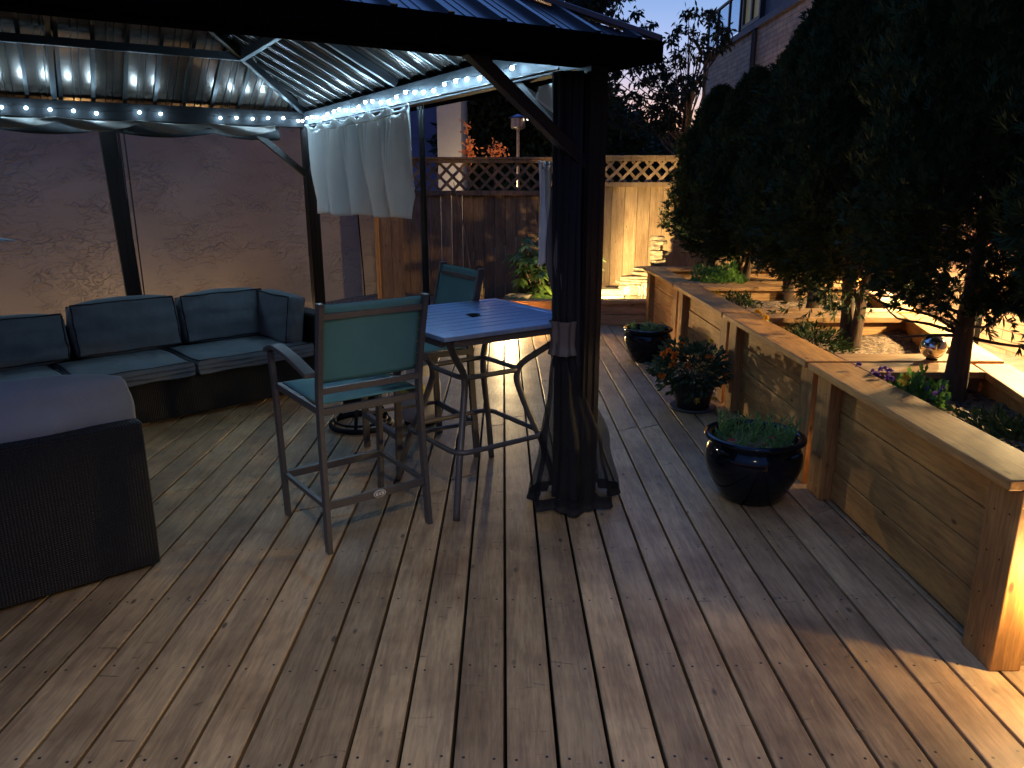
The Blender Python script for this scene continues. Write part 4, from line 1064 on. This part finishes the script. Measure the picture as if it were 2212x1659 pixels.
for (px_, py_, pz_) in ((-.235, -.06, .395), (-.20, -.08, .42), (-.165, -.10, .405), (-.175, -.12, .385), (-.19, -.14, .34), (-.09, -.16, .33), (-.245, -.08, .25), (.055, -.14, .385), (.19, -.08, .26), (-.11, -.05, .455), (.10, .0, .47)):
    fl.append((px_, py_, pz_))
blossoms(lt, fl[:-1], M['orange'], .036, 8, 5)
blossoms(lt, [fl[-1], (-.02, -.19, .10), (.10, -.18, .11)], M['yellow'], .028, 8, 6, 'yellow_flower')

rngl = np.random.default_rng(77)
nlf = 46
Pl = np.stack([rngl.uniform(-.6, 1.5, nlf) ** 1.0, rngl.uniform(1.5, 7.6, nlf), np.full(nlf, .004)], 1); Pl[:26, 0] = rngl.uniform(1.0, 1.52, 26)
Dl = unit(np.stack([rngl.normal(size=nlf), rngl.normal(size=nlf), rngl.uniform(.02, .12, nlf)], 1)); Nl = unit(np.cross(Dl, np.tile([0, 0, 1.0], (nlf, 1))))
Vl, Fl = add_leaves(Pl, Dl, Nl, rngl.uniform(.012, .03, nlf), rngl.uniform(.007, .014, nlf))
fl_o = link_np('fallen_leaves', Vl, Fl, mat('dry_leaf', (.16, .11, .05), .8)); tag(fl_o, 'tiny dry leaves scattered on the deck boards', 'leaf litter', kind='stuff')
# -------- cedars
def cedar_mesh(seed, H, Rr, z0, nspray, twin):
    rng = np.random.default_rng(seed)
    n = nspray
    t = rng.beta(1.0, 1.15, n)
    prof = Rr * np.clip(np.minimum(1.0, .5 + t * 3.5) * (1 - t ** 2.5) ** .75 + .02, 0, 2)
    az = rng.uniform(0, 2 * np.pi, n)
    clump = 1 + .17 * np.sin(5 * az + 4 * t * 3 + seed) + .10 * np.sin(9 * az - 23 * t + 2 * seed) + .06 * np.sin(40 * t + 3 * az)
    rfrac = rng.uniform(.2, 1.0, n) ** .55
    r = prof * rfrac * clump
    z = z0 + t * (H - z0) + rng.normal(size=n) * .02
    # low hanging sprays under the crown
    nc = 4; m_ = 120; ca = rng.uniform(0, 6.283, nc); cr_ = rng.uniform(.12, .46, nc); cz = rng.uniform(z0 - .12, z0 + .22, nc)
    ex = np.repeat(np.arange(nc), m_); q_ = rng.normal(size=(nc * m_, 3)) * np.array([.085, .085, .05])
    xx = cr_[ex] * np.cos(ca[ex]) + q_[:, 0]; yy = cr_[ex] * np.sin(ca[ex]) + q_[:, 1]
    lowP = (np.hypot(xx, yy), np.arctan2(yy, xx), cz[ex] + q_[:, 2])
    # sparse underside
    keep = rng.uniform(size=n) < np.clip(.22 + (z - z0) * 1.5, 0, 1)
    t, az, r, z = np.concatenate([t[keep], np.zeros(nc * m_)]), np.concatenate([az[keep], lowP[1]]), np.concatenate([r[keep], lowP[0]]), np.concatenate([z[keep], lowP[2]]); n = len(t)
    P = np.stack([r * np.cos(az), r * np.sin(az), z], 1)
    out = np.stack([np.cos(az), np.sin(az), np.zeros(n)], 1)
    low = np.clip(1 - t * 3, 0, 1)[:, None]
    D = unit(out * (.75 + .3 * low) + np.array([0, 0, 1.0]) * (1 - 1.25 * low) + rng.normal(size=(n, 3)) * .32)
    side = unit(np.cross(D, out + rng.normal(size=(n, 3)) * .5))
    Vs = []; L = rng.uniform(.055, .10, n)
    for k, ang in enumerate((-.75, -.4, -.1, .25, .6, .9)):
        dd = unit(D * math.cos(ang) + side * math.sin(ang) + rng.normal(size=(n, 3)) * .08)
        base = P + D * (L * (.05 + .13 * k * .6))[:, None]
        nn = unit(np.cross(dd, np.cross(D, side)) + rng.normal(size=(n, 3)) * .15)
        ll = L * (.75 - .25 * abs(ang)) ; ww = np.full(n, .0095) * rng.uniform(.8, 1.3, n)
        V, _ = add_leaves(base, dd, nn, ll, ww); Vs.append(V)
    V = np.concatenate(Vs); F = np.arange(len(V)).reshape(-1, 4)
    # inner dark mass of twigs
    tr = MB(); lean = rng.uniform(-.03, .03)
    if twin:
        tr.tube(bez([(0.02, .0, -.02), (.045, .0, .25), (.08, .02, .7), (.05, .0, H * .8)], 5), [.055 - .05 * i / 15 for i in range(16)], 9)
        tr.tube(bez([(-.03, .0, -.02), (-.06, .01, .25), (-.07, -.02, .7), (-.04, .0, H * .78)], 5), [.045 - .04 * i / 15 for i in range(16)], 9)
    else:
        tr.tube(bez([(0, 0, -.02), (.01, 0, .3), (lean, .01, .8), (0, 0, H * .85)], 5), [.062 - .055 * i / 15 for i in range(16)], 10)
    br = MB()
    for k in range(64):
        zz = z0 - .12 + rng.uniform(0, 1) ** 1.3 * (H - z0) * .8; a_ = rng.uniform(0, 6.283); rl = Rr * rng.uniform(.6, .98) * (1 - .5 * (zz / H) ** 2)
        dz = rng.uniform(-.05, .28)
        pts = [(0, 0, zz), (rl * .35 * math.cos(a_), rl * .35 * math.sin(a_), zz + dz * .3), (rl * .75 * math.cos(a_ + .15), rl * .75 * math.sin(a_ + .15), zz + dz * .5), (rl * math.cos(a_ + .2), rl * math.sin(a_ + .2), zz + dz)]
        br.tube(bez(pts, 3), [.009 - .0008 * i for i in range(10)], 5)
    return V, F, tr, br
ced_var = []
for sd, H, Rr, z0, ns2, tw in ((1, 2.28, .47, .40, 20000, False), (2, 2.22, .47, .44, 19000, True), (3, 2.35, .50, .42, 20000, False)):
    ced_var.append(cedar_mesh(sd, H, Rr, z0, ns2, tw))
ced_proto = {}
ced = [(2.26, 8.2, .86, 0, 'farthest cedar, leafy edge against the glowing fence'), (2.34, 7.3, .90, 1, 'second farthest cedar of the row, above the green bush'),
       (2.48, 6.45, .93, 2, 'cedar behind the second planter, its trunk in shade'), (2.33, 5.55, 1.03, 0, 'single trunk cedar beside the first cross board of the planters'),
       (2.17, 4.56, 1.08, 1, 'twin trunk cedar in the bright mulch of the third planter'), (2.12, 3.36, 1.12, 2, 'thick trunk cedar nearest the mirror ball, filling the upper right'),
       (2.20, 2.35, 1.12, 0, 'cedar at the right edge with foliage cut off by the frame'), (2.85, 7.6, 1.0, 2, 'tall cedar behind the row under the stone house')]
for i, (cx_, cy_, sc, vi, lab) in enumerate(ced):
    t = thing('cedar_tree', 'dark ' + lab if not lab.startswith('single') else 'dark ' + lab, 'tree', (cx_, cy_, .50), rnd.uniform(0, 6.28), group='cedars in the raised planters')
    t.scale = (rnd.uniform(.95, 1.06), rnd.uniform(.95, 1.06), sc)
    if vi not in ced_proto:
        V, F, tr, br = ced_var[vi]
        ced_proto[vi] = [link_np('crown', V, F, M['cedar'], t), tr.build('trunk', M['bark'], t, smooth=True), br.build('branches', M['bark'], t, smooth=True)]
    else:
        for p in ced_proto[vi]:
            c = p.copy(); COL.objects.link(c); c.parent = t

# -------- planter bushes and flowers
def shrub(name, label, cat, c, rx, ry, rz_, n, leafL, leafW, m, seed, up=.4, stems=8, group=None, cl=.25, droop=0):
    t = thing(name, label, cat, (c[0], c[1], c[2]), 0, group); rng = np.random.default_rng(seed)
    u = unit(rng.normal(size=(n, 3))); u[:, 2] = np.abs(u[:, 2]) if droop == 0 else u[:, 2]
    f = 1 + cl * np.sin(6 * u[:, :1] + seed) * np.cos(5 * u[:, 1:2] + 2 * u[:, 2:] * 3)
    P = u * (rng.uniform(.3, 1, (n, 1)) ** .5) * f * np.array([rx, ry, rz_]) + (np.array([0, 0, rz_]) if droop else 0)
    D = unit(unit(P + 1e-4) + np.array([0, 0, up]) + rng.normal(size=P.shape) * .45)
    leaf_obj('foliage', m, t, P, D, leafL * rng.uniform(.7, 1.2, n), leafW * rng.uniform(.7, 1.2, n), rng)
    s = MB()
    for k in range(stems):
        a_ = rng.uniform(0, 6.28); q = rng.uniform(.3, .8)
        s.tube(bez([(0, 0, -.01), (q * rx * .4 * math.cos(a_), q * ry * .4 * math.sin(a_), rz_ * .5), (q * rx * math.cos(a_), q * ry * math.sin(a_), rz_ * (1.0 if not droop else 1.5) * rng.uniform(.5, .95))], 3), .003, 4)
    s.build('stem', M['bark'], t)
    return t
shrub('leafy_bush', 'bright green leafy bush lit in the second raised planter', 'bush', (1.98, 6.85, .50), .26, .24, .30, 1100, .05, .032, M['bush'], 5)
shrub('leafy_bush', 'darker sparse green shrub beside the lit cedar trunk in the planter', 'bush', (2.1, 7.45, .50), .2, .3, .2, 500, .05, .03, M['herb'], 6)
ag = shrub('flower_clump', 'purple flowered clump spilling over the cap of the nearest planter', 'flowers', (1.86, 3.22, .52), .12, .20, .16, 700, .034, .024, M['bush'], 7)
rngp = np.random.default_rng(2)
blossoms(ag, [(-.09 + rngp.normal() * .03, .12 + rngp.normal() * .06, .13 + rngp.uniform(-.02, .05)) for _ in range(10)], M['purple'], .022, 9, 3, 'purple_flower')
blossoms(ag, [(.02 + rngp.normal() * .05, -.1 + rngp.normal() * .07, .12 + rngp.uniform(-.02, .03)) for _ in range(6)], M['purple'], .016, 7, 4, 'purple_flower')
shrub('creeping_juniper', 'dark low juniper spreading at the foot of the twin trunk cedar', 'shrub', (1.93, 4.55, .51), .20, .40, .15, 1500, .04, .012, M['cedar'], 8, up=.1)
shrub('creeping_juniper', 'black shaded ground plant at the lower right planter edge', 'shrub', (1.96, 2.62, .51), .24, .42, .14, 1700, .045, .016, M['cedar'], 9, up=.1)
shrub('creeping_juniper', 'dark feathery low plant below the first cross board', 'shrub', (1.95, 6.1, .51), .14, .30, .14, 600, .04, .014, M['cedar'], 10, up=.2)
for (lx, ly, lz, lab) in ((1.69, 3.02, .72, 'single yellow bloom hanging over the cap by the thick trunk'), (1.70, 4.92, .69, 'pale yellow bloom on the cap by the first cross board'), (1.66, 4.66, .70, 'drooping yellow bloom on the third planter cap'), (1.68, 5.85, .69, 'small amber bloom on the second planter cap')):
    t = thing('yellow_flower', lab, 'flower', (lx, ly, .66), group='yellow blooms on the planter caps')
    blossoms(t, [(0, 0, lz - .66)], M['yellow'], .034, 10, int(lx * 100 + ly * 10), 'bloom')
    MB().tube(bez([(.14, .03, -.1), (.08, .02, -.02), (.0, 0, lz - .66)], 4), .0022, 4).build('stem', M['herb'], t)
gb = thing('gazing_ball', 'silver mirror ball on the lit cross boards behind the cedar trunk', 'garden ball', (2.17, 3.66, .66))
MB().lathe([(.062 * math.sin(R(a_)), .064 - .062 * math.cos(R(a_))) for a_ in range(0, 181, 9)], 32).build('sphere', M['mirror'], gb, smooth=True)
MB().lathe([(0, 0), (.028, 0), (.026, .006), (0, .006)], 20).build('foot', M['black_metal'], gb)

# -------- rhododendron and garden bits beyond the deck
def whorl_bush(name, label, c, clusters, m, seed, L=.15, Wd=.045):
    t = thing(name, label, 'bush', c); rng = np.random.default_rng(seed)
    Ps, Ds, Ns, Ls = [], [], [], []
    s = MB()
    for (x_, y_, z_) in clusters:
        ax = unit(np.array([[x_ * .5, y_ * .5 - .15, .8]]))[0]
        s.tube(bez([(x_ * .15, y_ * .15, 0), (x_ * .7, y_ * .7, z_ * .6), (x_, y_, z_)], 4), .006, 5)
        for k in range(9):
            a_ = k / 9 * 6.283 + rng.uniform(0, .3); b = unit(np.cross(ax, [[0, 0, 1.0]]) + 1e-4)[0]; c2_ = np.cross(ax, b)
            d = ax * rng.uniform(-.25, .4) + b * math.cos(a_) + c2_ * math.sin(a_) + np.array([0, 0, -.25])
            Ps.append((x_, y_, z_)); Ds.append(d); Ls.append(L * rng.uniform(.7, 1.1)); Ns.append(np.cross(d, ax))
    P = np.array(Ps, float); D = unit(np.array(Ds)); Nn = unit(np.array(Ns)); Lr = np.array(Ls)
    # two-segment drooping leaf blades: 6-gon as two quads
    W2 = np.full(len(P), Wd)
    p1 = P + D * (Lr * .35)[:, None]; p2 = P + D * (Lr * .7)[:, None] - np.array([0, 0, 1]) * (Lr * .05)[:, None]; p3 = P + D * Lr[:, None] - np.array([0, 0, 1]) * (Lr * .18)[:, None]
    a1 = p1 + Nn * (W2 * .42)[:, None]; b1 = p1 - Nn * (W2 * .42)[:, None]; a2 = p2 + Nn * (W2 * .5)[:, None]; b2 = p2 - Nn * (W2 * .5)[:, None]
    e0 = P + Nn * .003; e1 = P - Nn * .003; t0 = p3 + Nn * .002; t1 = p3 - Nn * .002
    V = np.stack([e0, a1, a2, t0, t1, b2, b1, e1], 1); nleaf = len(P); idx = np.arange(nleaf)[:, None] * 8
    F = np.concatenate([idx + np.array([[0, 1, 6, 7]]), idx + np.array([[1, 2, 5, 6]]), idx + np.array([[2, 3, 4, 5]])])
    link_np('foliage', V.reshape(-1, 3), F, m, t); s.build('stem', M['bark'], t)
    return t
rr = random.Random(5)
cls = []
for k in range(130):
    a_ = rr.uniform(0, 6.28); q = math.sqrt(rr.uniform(.05, 1)); cls.append((.42 * q * math.cos(a_), .30 * q * math.sin(a_), rr.uniform(.06, .95) * (1.05 - .35 * q)))
whorl_bush('rhododendron', 'large leaved rhododendron lit from behind beside the corner post', (.50, 8.98, .12), cls, M['rhodo'], 3)
cls = [(rr.uniform(-.3, .35), rr.uniform(-.15, .15), rr.uniform(.04, .16)) for k in range(26)]
whorl_bush('leafy_ground_plant', 'low broad leaved plants behind the timber surround under the rhododendron', (.35, 8.42, .14), cls, M['rhodo'], 8, .12, .04)
cls = [(rr.uniform(-.08, .12), rr.uniform(-.1, .1), rr.uniform(.3, 1.05)) for k in range(12)]
whorl_bush('reed_plant', 'thin leaved upright plant just right of the corner post by the pond', (.95, 8.5, .15), cls, M['herb'], 12, .13, .016)
hp = thing('garden_post', 'short yellowish wooden post with black hook behind the far chair', 'post', (-.30, 9.0, 0))
MB().box(-.045, .045, -.045, .045, 0, .42).build('post', M['wood_post'], hp, bevel=.004)
MB().box(-.055, .06, -.05, .05, .421, .45).build('cap', M['black_metal'], hp, bevel=.004)
MB().tube(bez([(-.03, -.03, .45), (-.03, -.05, .55), (.02, -.05, .58), (.05, -.05, .54), (.04, -.05, .50)], 5), .007, 6).build('hook', M['black_metal'], hp, smooth=True)
ck = thing('garden_cane', 'slim leaning dry cane against the dark fence', 'cane', (-.42, 9.45, .1))
MB().tube(bez([(.02, -.0, 0), (-.02, .02, .5), (-.10, .06, 1.0), (-.20, .10, 1.45)], 6), [.012 - .0004 * i for i in range(19)], 6).build('stem', mat('dry_cane', (.22, .14, .09), .8), ck, smooth=True)

# ================================================================== BEYOND THE FENCE
def onY(px, py, Y):
    """reference point in the scene for something seen in direction (px,py) at depth Y"""
    F_ = 1608.; p = R(PITCH); w = R(YAW)
    f = np.array([math.sin(w) * math.cos(p), math.cos(w) * math.cos(p), -math.sin(p)]); r = np.array([math.cos(w), -math.sin(w), 0]); u = np.cross(r, f)
    d = f + r * (px - 1106) / F_ - u * (py - 829.5) / F_
    return np.array([0, 0, CAM_H]) + d * Y / d[1]
nh = thing('neighbour_house', 'lavender grey house with a cream corner bay beyond the dark fence', 'house', (-1.27, 15, 0))
MB().box(-6.0, .3, 1.5, 6, -.3, 5.5).build('wall', M['siding'], nh)
MB().box(.13, .54, -1.5, 1.499, -.3, 5.5).build('corner_bay', M['cream'], nh)
sd = MB()
for z_ in (1.2, 2.45, 3.7): sd.box(-6, .128, 1.488, 1.4995, z_, z_ + .02)
sd.build('siding_joint', M['trim'], nh)
nl = thing('bay_fill_lamp', 'added unseen low lamp brightening the cream corner bay beyond the dark fence', 'light', (-.35, 12.7, 0))  # added lamp out of sight behind the fence, brightens the bay
MB().lathe([(0, 0), (.05, 0), (.02, .04), (.02, 1.3), (.06, 1.34), (.05, 1.4), (0, 1.42)], 16).build('post', M['black_metal'], nl)
point('bay_fill_light', (-.35, 12.7, 1.5), 22, (1, .78, .5), .05, nl)
ht = thing('patio_heater', 'steel mushroom patio heater standing beyond the dark fence', 'patio heater', (.24, 13.0, 0))
MB().lathe([(0, 0), (.2, 0), (.2, .6), (.03, .65), (.026, .66), (.026, 2.42), (0, 2.42)], 24).build('stand', M['steel'], ht, smooth=False)
MB().lathe([(.03, 2.40), (.11, 2.42), (.12, 2.44), (.12, 2.58), (.03, 2.59)], 32).build('burner', M['steel'], ht)
MB().lathe([(.16, 2.585), (.14, 2.60), (.03, 2.645), (0, 2.645)], 32).build('hood', mat('hood_blue_steel', (.12, .12, .22), .35, .8), ht)
bm = bmesh.new(); bmesh.ops.create_icosphere(bm, subdivisions=1, radius=.02); me = bpy.data.meshes.new('lamp'); bm.to_mesh(me); bm.free(); me.materials.append(emis('tiny_lamp', (1, .9, .75), 5)); o = bpy.data.objects.new('lamp', me); COL.objects.link(o); o.parent = ht; o.location = (.16, -.07, 2.56)
for (px_, Y_, h_, lab, sd_) in ((1012, 11.6, 1.0, 'small plant with painted amber firelight above the fence beside the cream wall', 3), (1070, 11.8, .9, 'wider plant with painted amber firelight above the fence left of the heater', 4)):
    b0 = onY(px_, 336, Y_)
    t = thing('firelit_plant', lab, 'plant', (b0[0], Y_, 0), group='amber lit plants beyond the fence'); rng = np.random.default_rng(sd_)
    n = 170 if sd_ == 3 else 130
    P = rng.normal(size=(n, 3)) * (np.array([.045, .05, .11]) if sd_ == 3 else np.array([.08, .06, .06])) + np.array([0, 0, b0[2] + (.05 if sd_ == 3 else .06)])
    if sd_ == 3: P[:24] = rng.normal(size=(24, 3)) * .05 + np.array([-.05, 0, b0[2] + .38])
    leaf_obj('foliage', M['firelit_leaf'], t, P, unit(rng.normal(size=P.shape)), rng.uniform(.04, .08, n), rng.uniform(.025, .04, n), rng)
    MB().tube([(0, 0, -.3), (.01, 0, b0[2] * .6), (-.03, 0, b0[2] + .2)], .012, 5).build('stem', M['bark'], t)
    point('fire_glow', (b0[0] + .05, Y_ - .45, b0[2] + .1), 2.2, (1, .5, .2), .1, t)
# stone house on the right
HX = 4.5
sh = thing('stone_house', 'stone faced house with dark windows and glass railed balcony above the cedars', 'house', (HX, 0, 0))
MB().box(0, 5, -6, 17.7, -.3, 4.19).build('wall', M['stone'], sh)
MB().box(-.05, 5, -6, 17.78, 4.192, 4.30).build('floor_band', M['trim'], sh, bevel=.004)
MB().box(.06, 5, -6, 14.35, 4.302, 7.2).build('upper_wall', M['trim'], sh)
MB().box(-.30, .02, -6, 12.5, 7.2, 7.35).build('roof_edge', M['win_frame'], sh)
def window(y0, y1, z0, z1, lit, nm=2):
    f = MB(); w = .07
    f.box(-.03, .055, y0, y1, z0, z0 + w).box(-.03, .055, y0, y1, z1 - w, z1).box(-.03, .055, y0, y0 + w, z0 + w, z1 - w).box(-.03, .055, y1 - w, y1, z0 + w, z1 - w)
    for k in range(1, nm): yy = y0 + (y1 - y0) * k / nm; f.box(-.025, .055, yy - .04, yy + .04, z0 + w, z1 - w)
    f.box(-.027, .055, y0 + w, y1 - w, z0 + (z1 - z0) * .62, z0 + (z1 - z0) * .62 + .07)
    fo = f.build('window', M['win_frame'], sh)
    MB().box(.02, .03, y0 + w, y1 - w, z0 + w, z1 - w).build('pane', M['blind'] if lit else M['glass'], fo)
window(14.15, 15.2, 4.32, 6.2, True)
MB().box(.06, 5, 14.36, 15.25, 4.302, 7.2).build('bay_wall', M['win_frame'], sh)
window(12.0, 13.2, 4.75, 6.2, False)
MB().tube([(-.06, 14.25, 4.15), (-.06, 14.25, 0)], .05, 8).build('downpipe', M['win_frame'], sh)
for yy in (15.35, 16.1, 16.9, 17.65): MB().box(-.03, .02, yy - .025, yy + .025, 4.301, 5.02).build('railing_post', M['win_frame'], sh)
MB().box(-.035, .025, 15.3, 17.7, 5.021, 5.06).build('handrail', M['win_frame'], sh)
for ya, yb in ((15.4, 16.05), (16.15, 16.85), (16.95, 17.6)): MB().box(-.008, .0, ya, yb, 4.36, 4.98).build('rail_glass', M['rail_glass'], sh)
hs = thing('stone_fill_lamp', 'added warm fill lamp on the stone wall, unseen behind the cedar tops', 'light', (4.36, 13.0, 2.2))  # added unseen lamp, warms the stone wall
MB().box(0, .12, -.06, .06, -.08, .08).build('housing', M['black_metal'], hs, bevel=.004)
point('stone_fill_light', (4.2, 13.0, 2.35), 16, (1, .66, .38), .05, hs)
# bent pole near the house corner
bp = onY(1522, 165, 14.0)
bpn = thing('bent_pole', 'thin curved pole rising beside the stone house corner', 'pole', (bp[0], 14.0, 0))
q1, q2, q3 = onY(1514, 115, 14), onY(1503, 92, 14), onY(1494, 84, 14)
MB().tube(bez([(0, 0, -.3), (0, 0, bp[2]), (q1[0] - bp[0], 0, q1[2]), (q2[0] - bp[0], 0, q2[2]), (q3[0] - bp[0], 0, q3[2])], 6), .03, 7).build('pole', M['win_frame'], bpn, smooth=True)

# leafy trees against the sky
def cluster_tree(name, label, base, trunk_top, clusters, m, seed, L=(.09, .15), Wd=(.032, .052), dens=1.0, droop=.7, group='trees beyond the fence', tr=.09):
    t = thing(name, label, 'tree', base, 0, group); rng = np.random.default_rng(seed); b = np.array(base)
    s = MB(); tt = Vector(trunk_top) - Vector(base)
    s.tube(bez([(0, 0, -.3), (tt.x * .3, tt.y * .3, tt.z * .5), tuple(tt)], 6), [tr * (1 - .6 * i / 12) for i in range(13)], 8)
    s.build('trunk', M['bark'], t, smooth=True)
    tw = MB(); Ps, Ds = [], []
    for (c, r, dn) in clusters:
        c = np.array(c) - b
        root = np.array(tt) * rng.uniform(.55, 1.0)
        midp = (root + c) / 2 + np.array([0, 0, -.15 * np.linalg.norm(c - root)]) * .4 + rng.normal(size=3) * .05
        tw.tube(bez([tuple(root), tuple(midp), tuple(c)], 4), [.022, .019, .016, .014, .012, .01, .008, .006, .004], 5)
        nt = max(3, int(9 * dn * (r / .35) ** 2 * dens * 2.2))
        for k in range(nt):
            d = unit(rng.normal(size=(1, 3)))[0] * np.array([1, 1, .7]); e_ = c + d * r * rng.uniform(.3, 1.05)
            tw.tube([tuple(c + (e_ - c) * .1), tuple((c + e_) / 2 + np.array([0, 0, .03])), tuple(e_)], [.006, .004, .002], 3)
            for j in range(15):
                s_ = rng.uniform(.5, 1.1); p = c + (e_ - c) * s_ + rng.normal(size=3) * .04
                Ps.append(p); Ds.append(d * .5 + rng.normal(size=3) * .55 + np.array([0, 0, -droop]))
    P = np.array(Ps); D = unit(np.array(Ds)); n = len(P)
    leaf_obj('crown', m, t, P, D, rng.uniform(*L, n), rng.uniform(*Wd, n), rng)
    tw.build('branches', M['bark'], t)
    return t
def cl(lst, Y, jit=.6, seed=0):
    r_ = random.Random(seed); out = []
    for (px_, py_, rp, dn) in lst:
        Yc = Y + r_.uniform(-jit, jit); c = onY(px_, py_, Yc); out.append((tuple(c), rp / 1664 * Yc, dn))
    return out
L1 = []
r_ = random.Random(3)
for k in range(26): L1.append((r_.uniform(1120, 1300), r_.uniform(-60, 60), 34, 1.2))
L1 += [(1330, 15, 24, .9), (1345, 45, 22, .8), (1318, 60, 20, .8), (1372, 30, 12, .5), (1398, 52, 14, .6), (1360, 75, 20, .7), (1388, 92, 16, .6), (1405, 98, 10, .5), (1370, 110, 14, .5), (1290, 20, 26, 1), (1300, -20, 40, .8), (1345, -15, 24, .6)]
cluster_tree('maple_tree', 'dark leafy tree crown rising behind the gazebo roof corner', (1.1, 14.2, 0), (1.3, 14.4, 3.6), cl(L1, 14, 1.0, 1), M['maple'], 5)
L2 = []
r_ = random.Random(9)
for (px_, py_, rp, dn) in ((1330, 150, 20, .6), (1310, 160, 14, .5), (1360, 148, 22, .8), (1390, 140, 22, .9), (1415, 130, 20, .9), (1440, 150, 28, 1), (1410, 165, 26, 1), (1380, 172, 20, .8), (1450, 178, 30, 1.1), (1425, 195, 26, 1.1), (1345, 215, 14, .5), (1368, 205, 16, .6), (1395, 212, 20, .8), (1430, 225, 28, 1.2), (1460, 212, 30, 1.2), (1400, 245, 22, 1.1), (1375, 258, 20, 1.2), (1350, 268, 20, 1), (1420, 265, 28, 1.4), (1450, 255, 32, 1.4), (1480, 190, 28, 1.2), (1498, 160, 22, .9), (1480, 130, 20, .8), (1500, 125, 16, .6), (1465, 118, 14, .6), (1483, 100, 16, .7), (1493, 68, 15, .7), (1465, 60, 12, .6), (1455, 78, 8, .4), (1515, 82, 14, .7), (1503, 30, 13, .7), (1488, 25, 9, .5), (1538, 22, 9, .7), (1535, 35, 7, .6), (1550, 45, 9, .6), (1563, 62, 12, .7), (1550, 78, 12, .7), (1560, 95, 12, .7), (1535, 105, 11, .6), (1575, 80, 8, .5), (1525, 120, 12, .6), (1305, 205, 10, .4), (1308, 180, 8, .3), (1330, 240, 9, .4)):
    L2.append((px_, py_, rp, dn))
cluster_tree('maple_tree', 'open crowned leafy tree against the dusk sky between gazebo and cedars', (2.9, 13.4, 0), (3.2, 13.4, 3.2), cl(L2, 13.3, .8, 2), M['maple'], 6)
# dense dark tree masses behind the fence
def mass(name, label, base, r, h, n, seed, m=None, leaf=.24):
    t = thing(name, label, 'tree', base, 0, group='dark trees behind the fence'); rng = np.random.default_rng(seed)
    u = unit(rng.normal(size=(n, 3))); f = 1 + .16 * np.sin(5 * u[:, :1] + seed) * np.cos(6 * u[:, 2:] + 2 * seed) + .1 * np.sin(13 * u[:, 1:2] + 9 * u[:, 2:])
    P = u * rng.uniform(.05, 1, (n, 1)) ** .4 * f * np.array([r, r * .8, h / 2]) + np.array([0, 0, h / 2 + .3])
    D = unit(unit(P - np.array([0, 0, h / 2])) + np.array([0, 0, -.4]) + rng.normal(size=P.shape) * .6)
    leaf_obj('crown', m or M['far_leaf'], t, P, D, rng.uniform(.6, 1.2, n) * leaf, rng.uniform(.3, .5, n) * leaf, rng)
    MB().tube([(0, 0, -.3), (.05, 0, h * .35), (0, 0, h * .7)], [.14, .11, .05], 8).build('trunk', M['bark'], t, smooth=True)
mass('dense_tree', 'tall black green tree behind the patio heater', (.35, 17.5, 0), 2.0, 5.2, 26000, 2)
mass('dense_tree', 'dark evergreen mass beside the cream bay of the neighbour house', (-.6, 19.5, 0), 1.7, 6.6, 16000, 3)
mass('dense_tree', 'broad low tree on the horizon right of the corner post', (3.2, 21, 0), 2.6, 2.55, 20000, 4)
mass('dense_tree', 'dark horizon tree between corner post and heater', (1.9, 19.0, 0), 1.6, 3.5, 14000, 5)
mass('dense_tree', 'farther horizon tree above the glowing lattice', (4.3, 24, 0), 2.6, 3.0, 14000, 6)
# pale canvas corner at the left edge
cc = thing('canvas_sail', 'pale blue canvas corner poking in at the left edge before the stucco wall', 'canvas', (-3.9, 5.75, 1.12))
MB().hexa([(-.6, -.12, -.02), (.21, .0, -.012), (.21, .02, -.012), (-.6, .25, -.02), (-.6, -.12, .075), (.212, .0, -.008), (.212, .02, -.008), (-.6, .25, .09)]).build('cloth', M['canvas'], cc, bevel=.004)
MB().tube([(-.45, .05, -.02), (-.45, .05, -1.12)], .02, 8).build('pole', M['black_metal'], cc)
# added fill lamp above the camera, out of view, brightens the deck
pl = thing('deck_fill_lamp', 'added warm fill downlight above the camera, out of view', 'light', (.3, -.5, 3.3))
MB().lathe([(0, 0), (.07, 0), (.075, -.05), (.065, -.05), (.06, -.01), (0, -.01)], 20).build('shade', M['black_metal'], pl)
MB().lathe([(0, -.012), (.058, -.012), (.058, -.018), (0, -.018)], 20).build('lens', M['warm_lens'], pl)
spot('deck_fill_light', (.3, -.5, 3.26), (-.15, 2.1, 0), 165, 56, (1, .84, .50), .06, 1.0, pl)
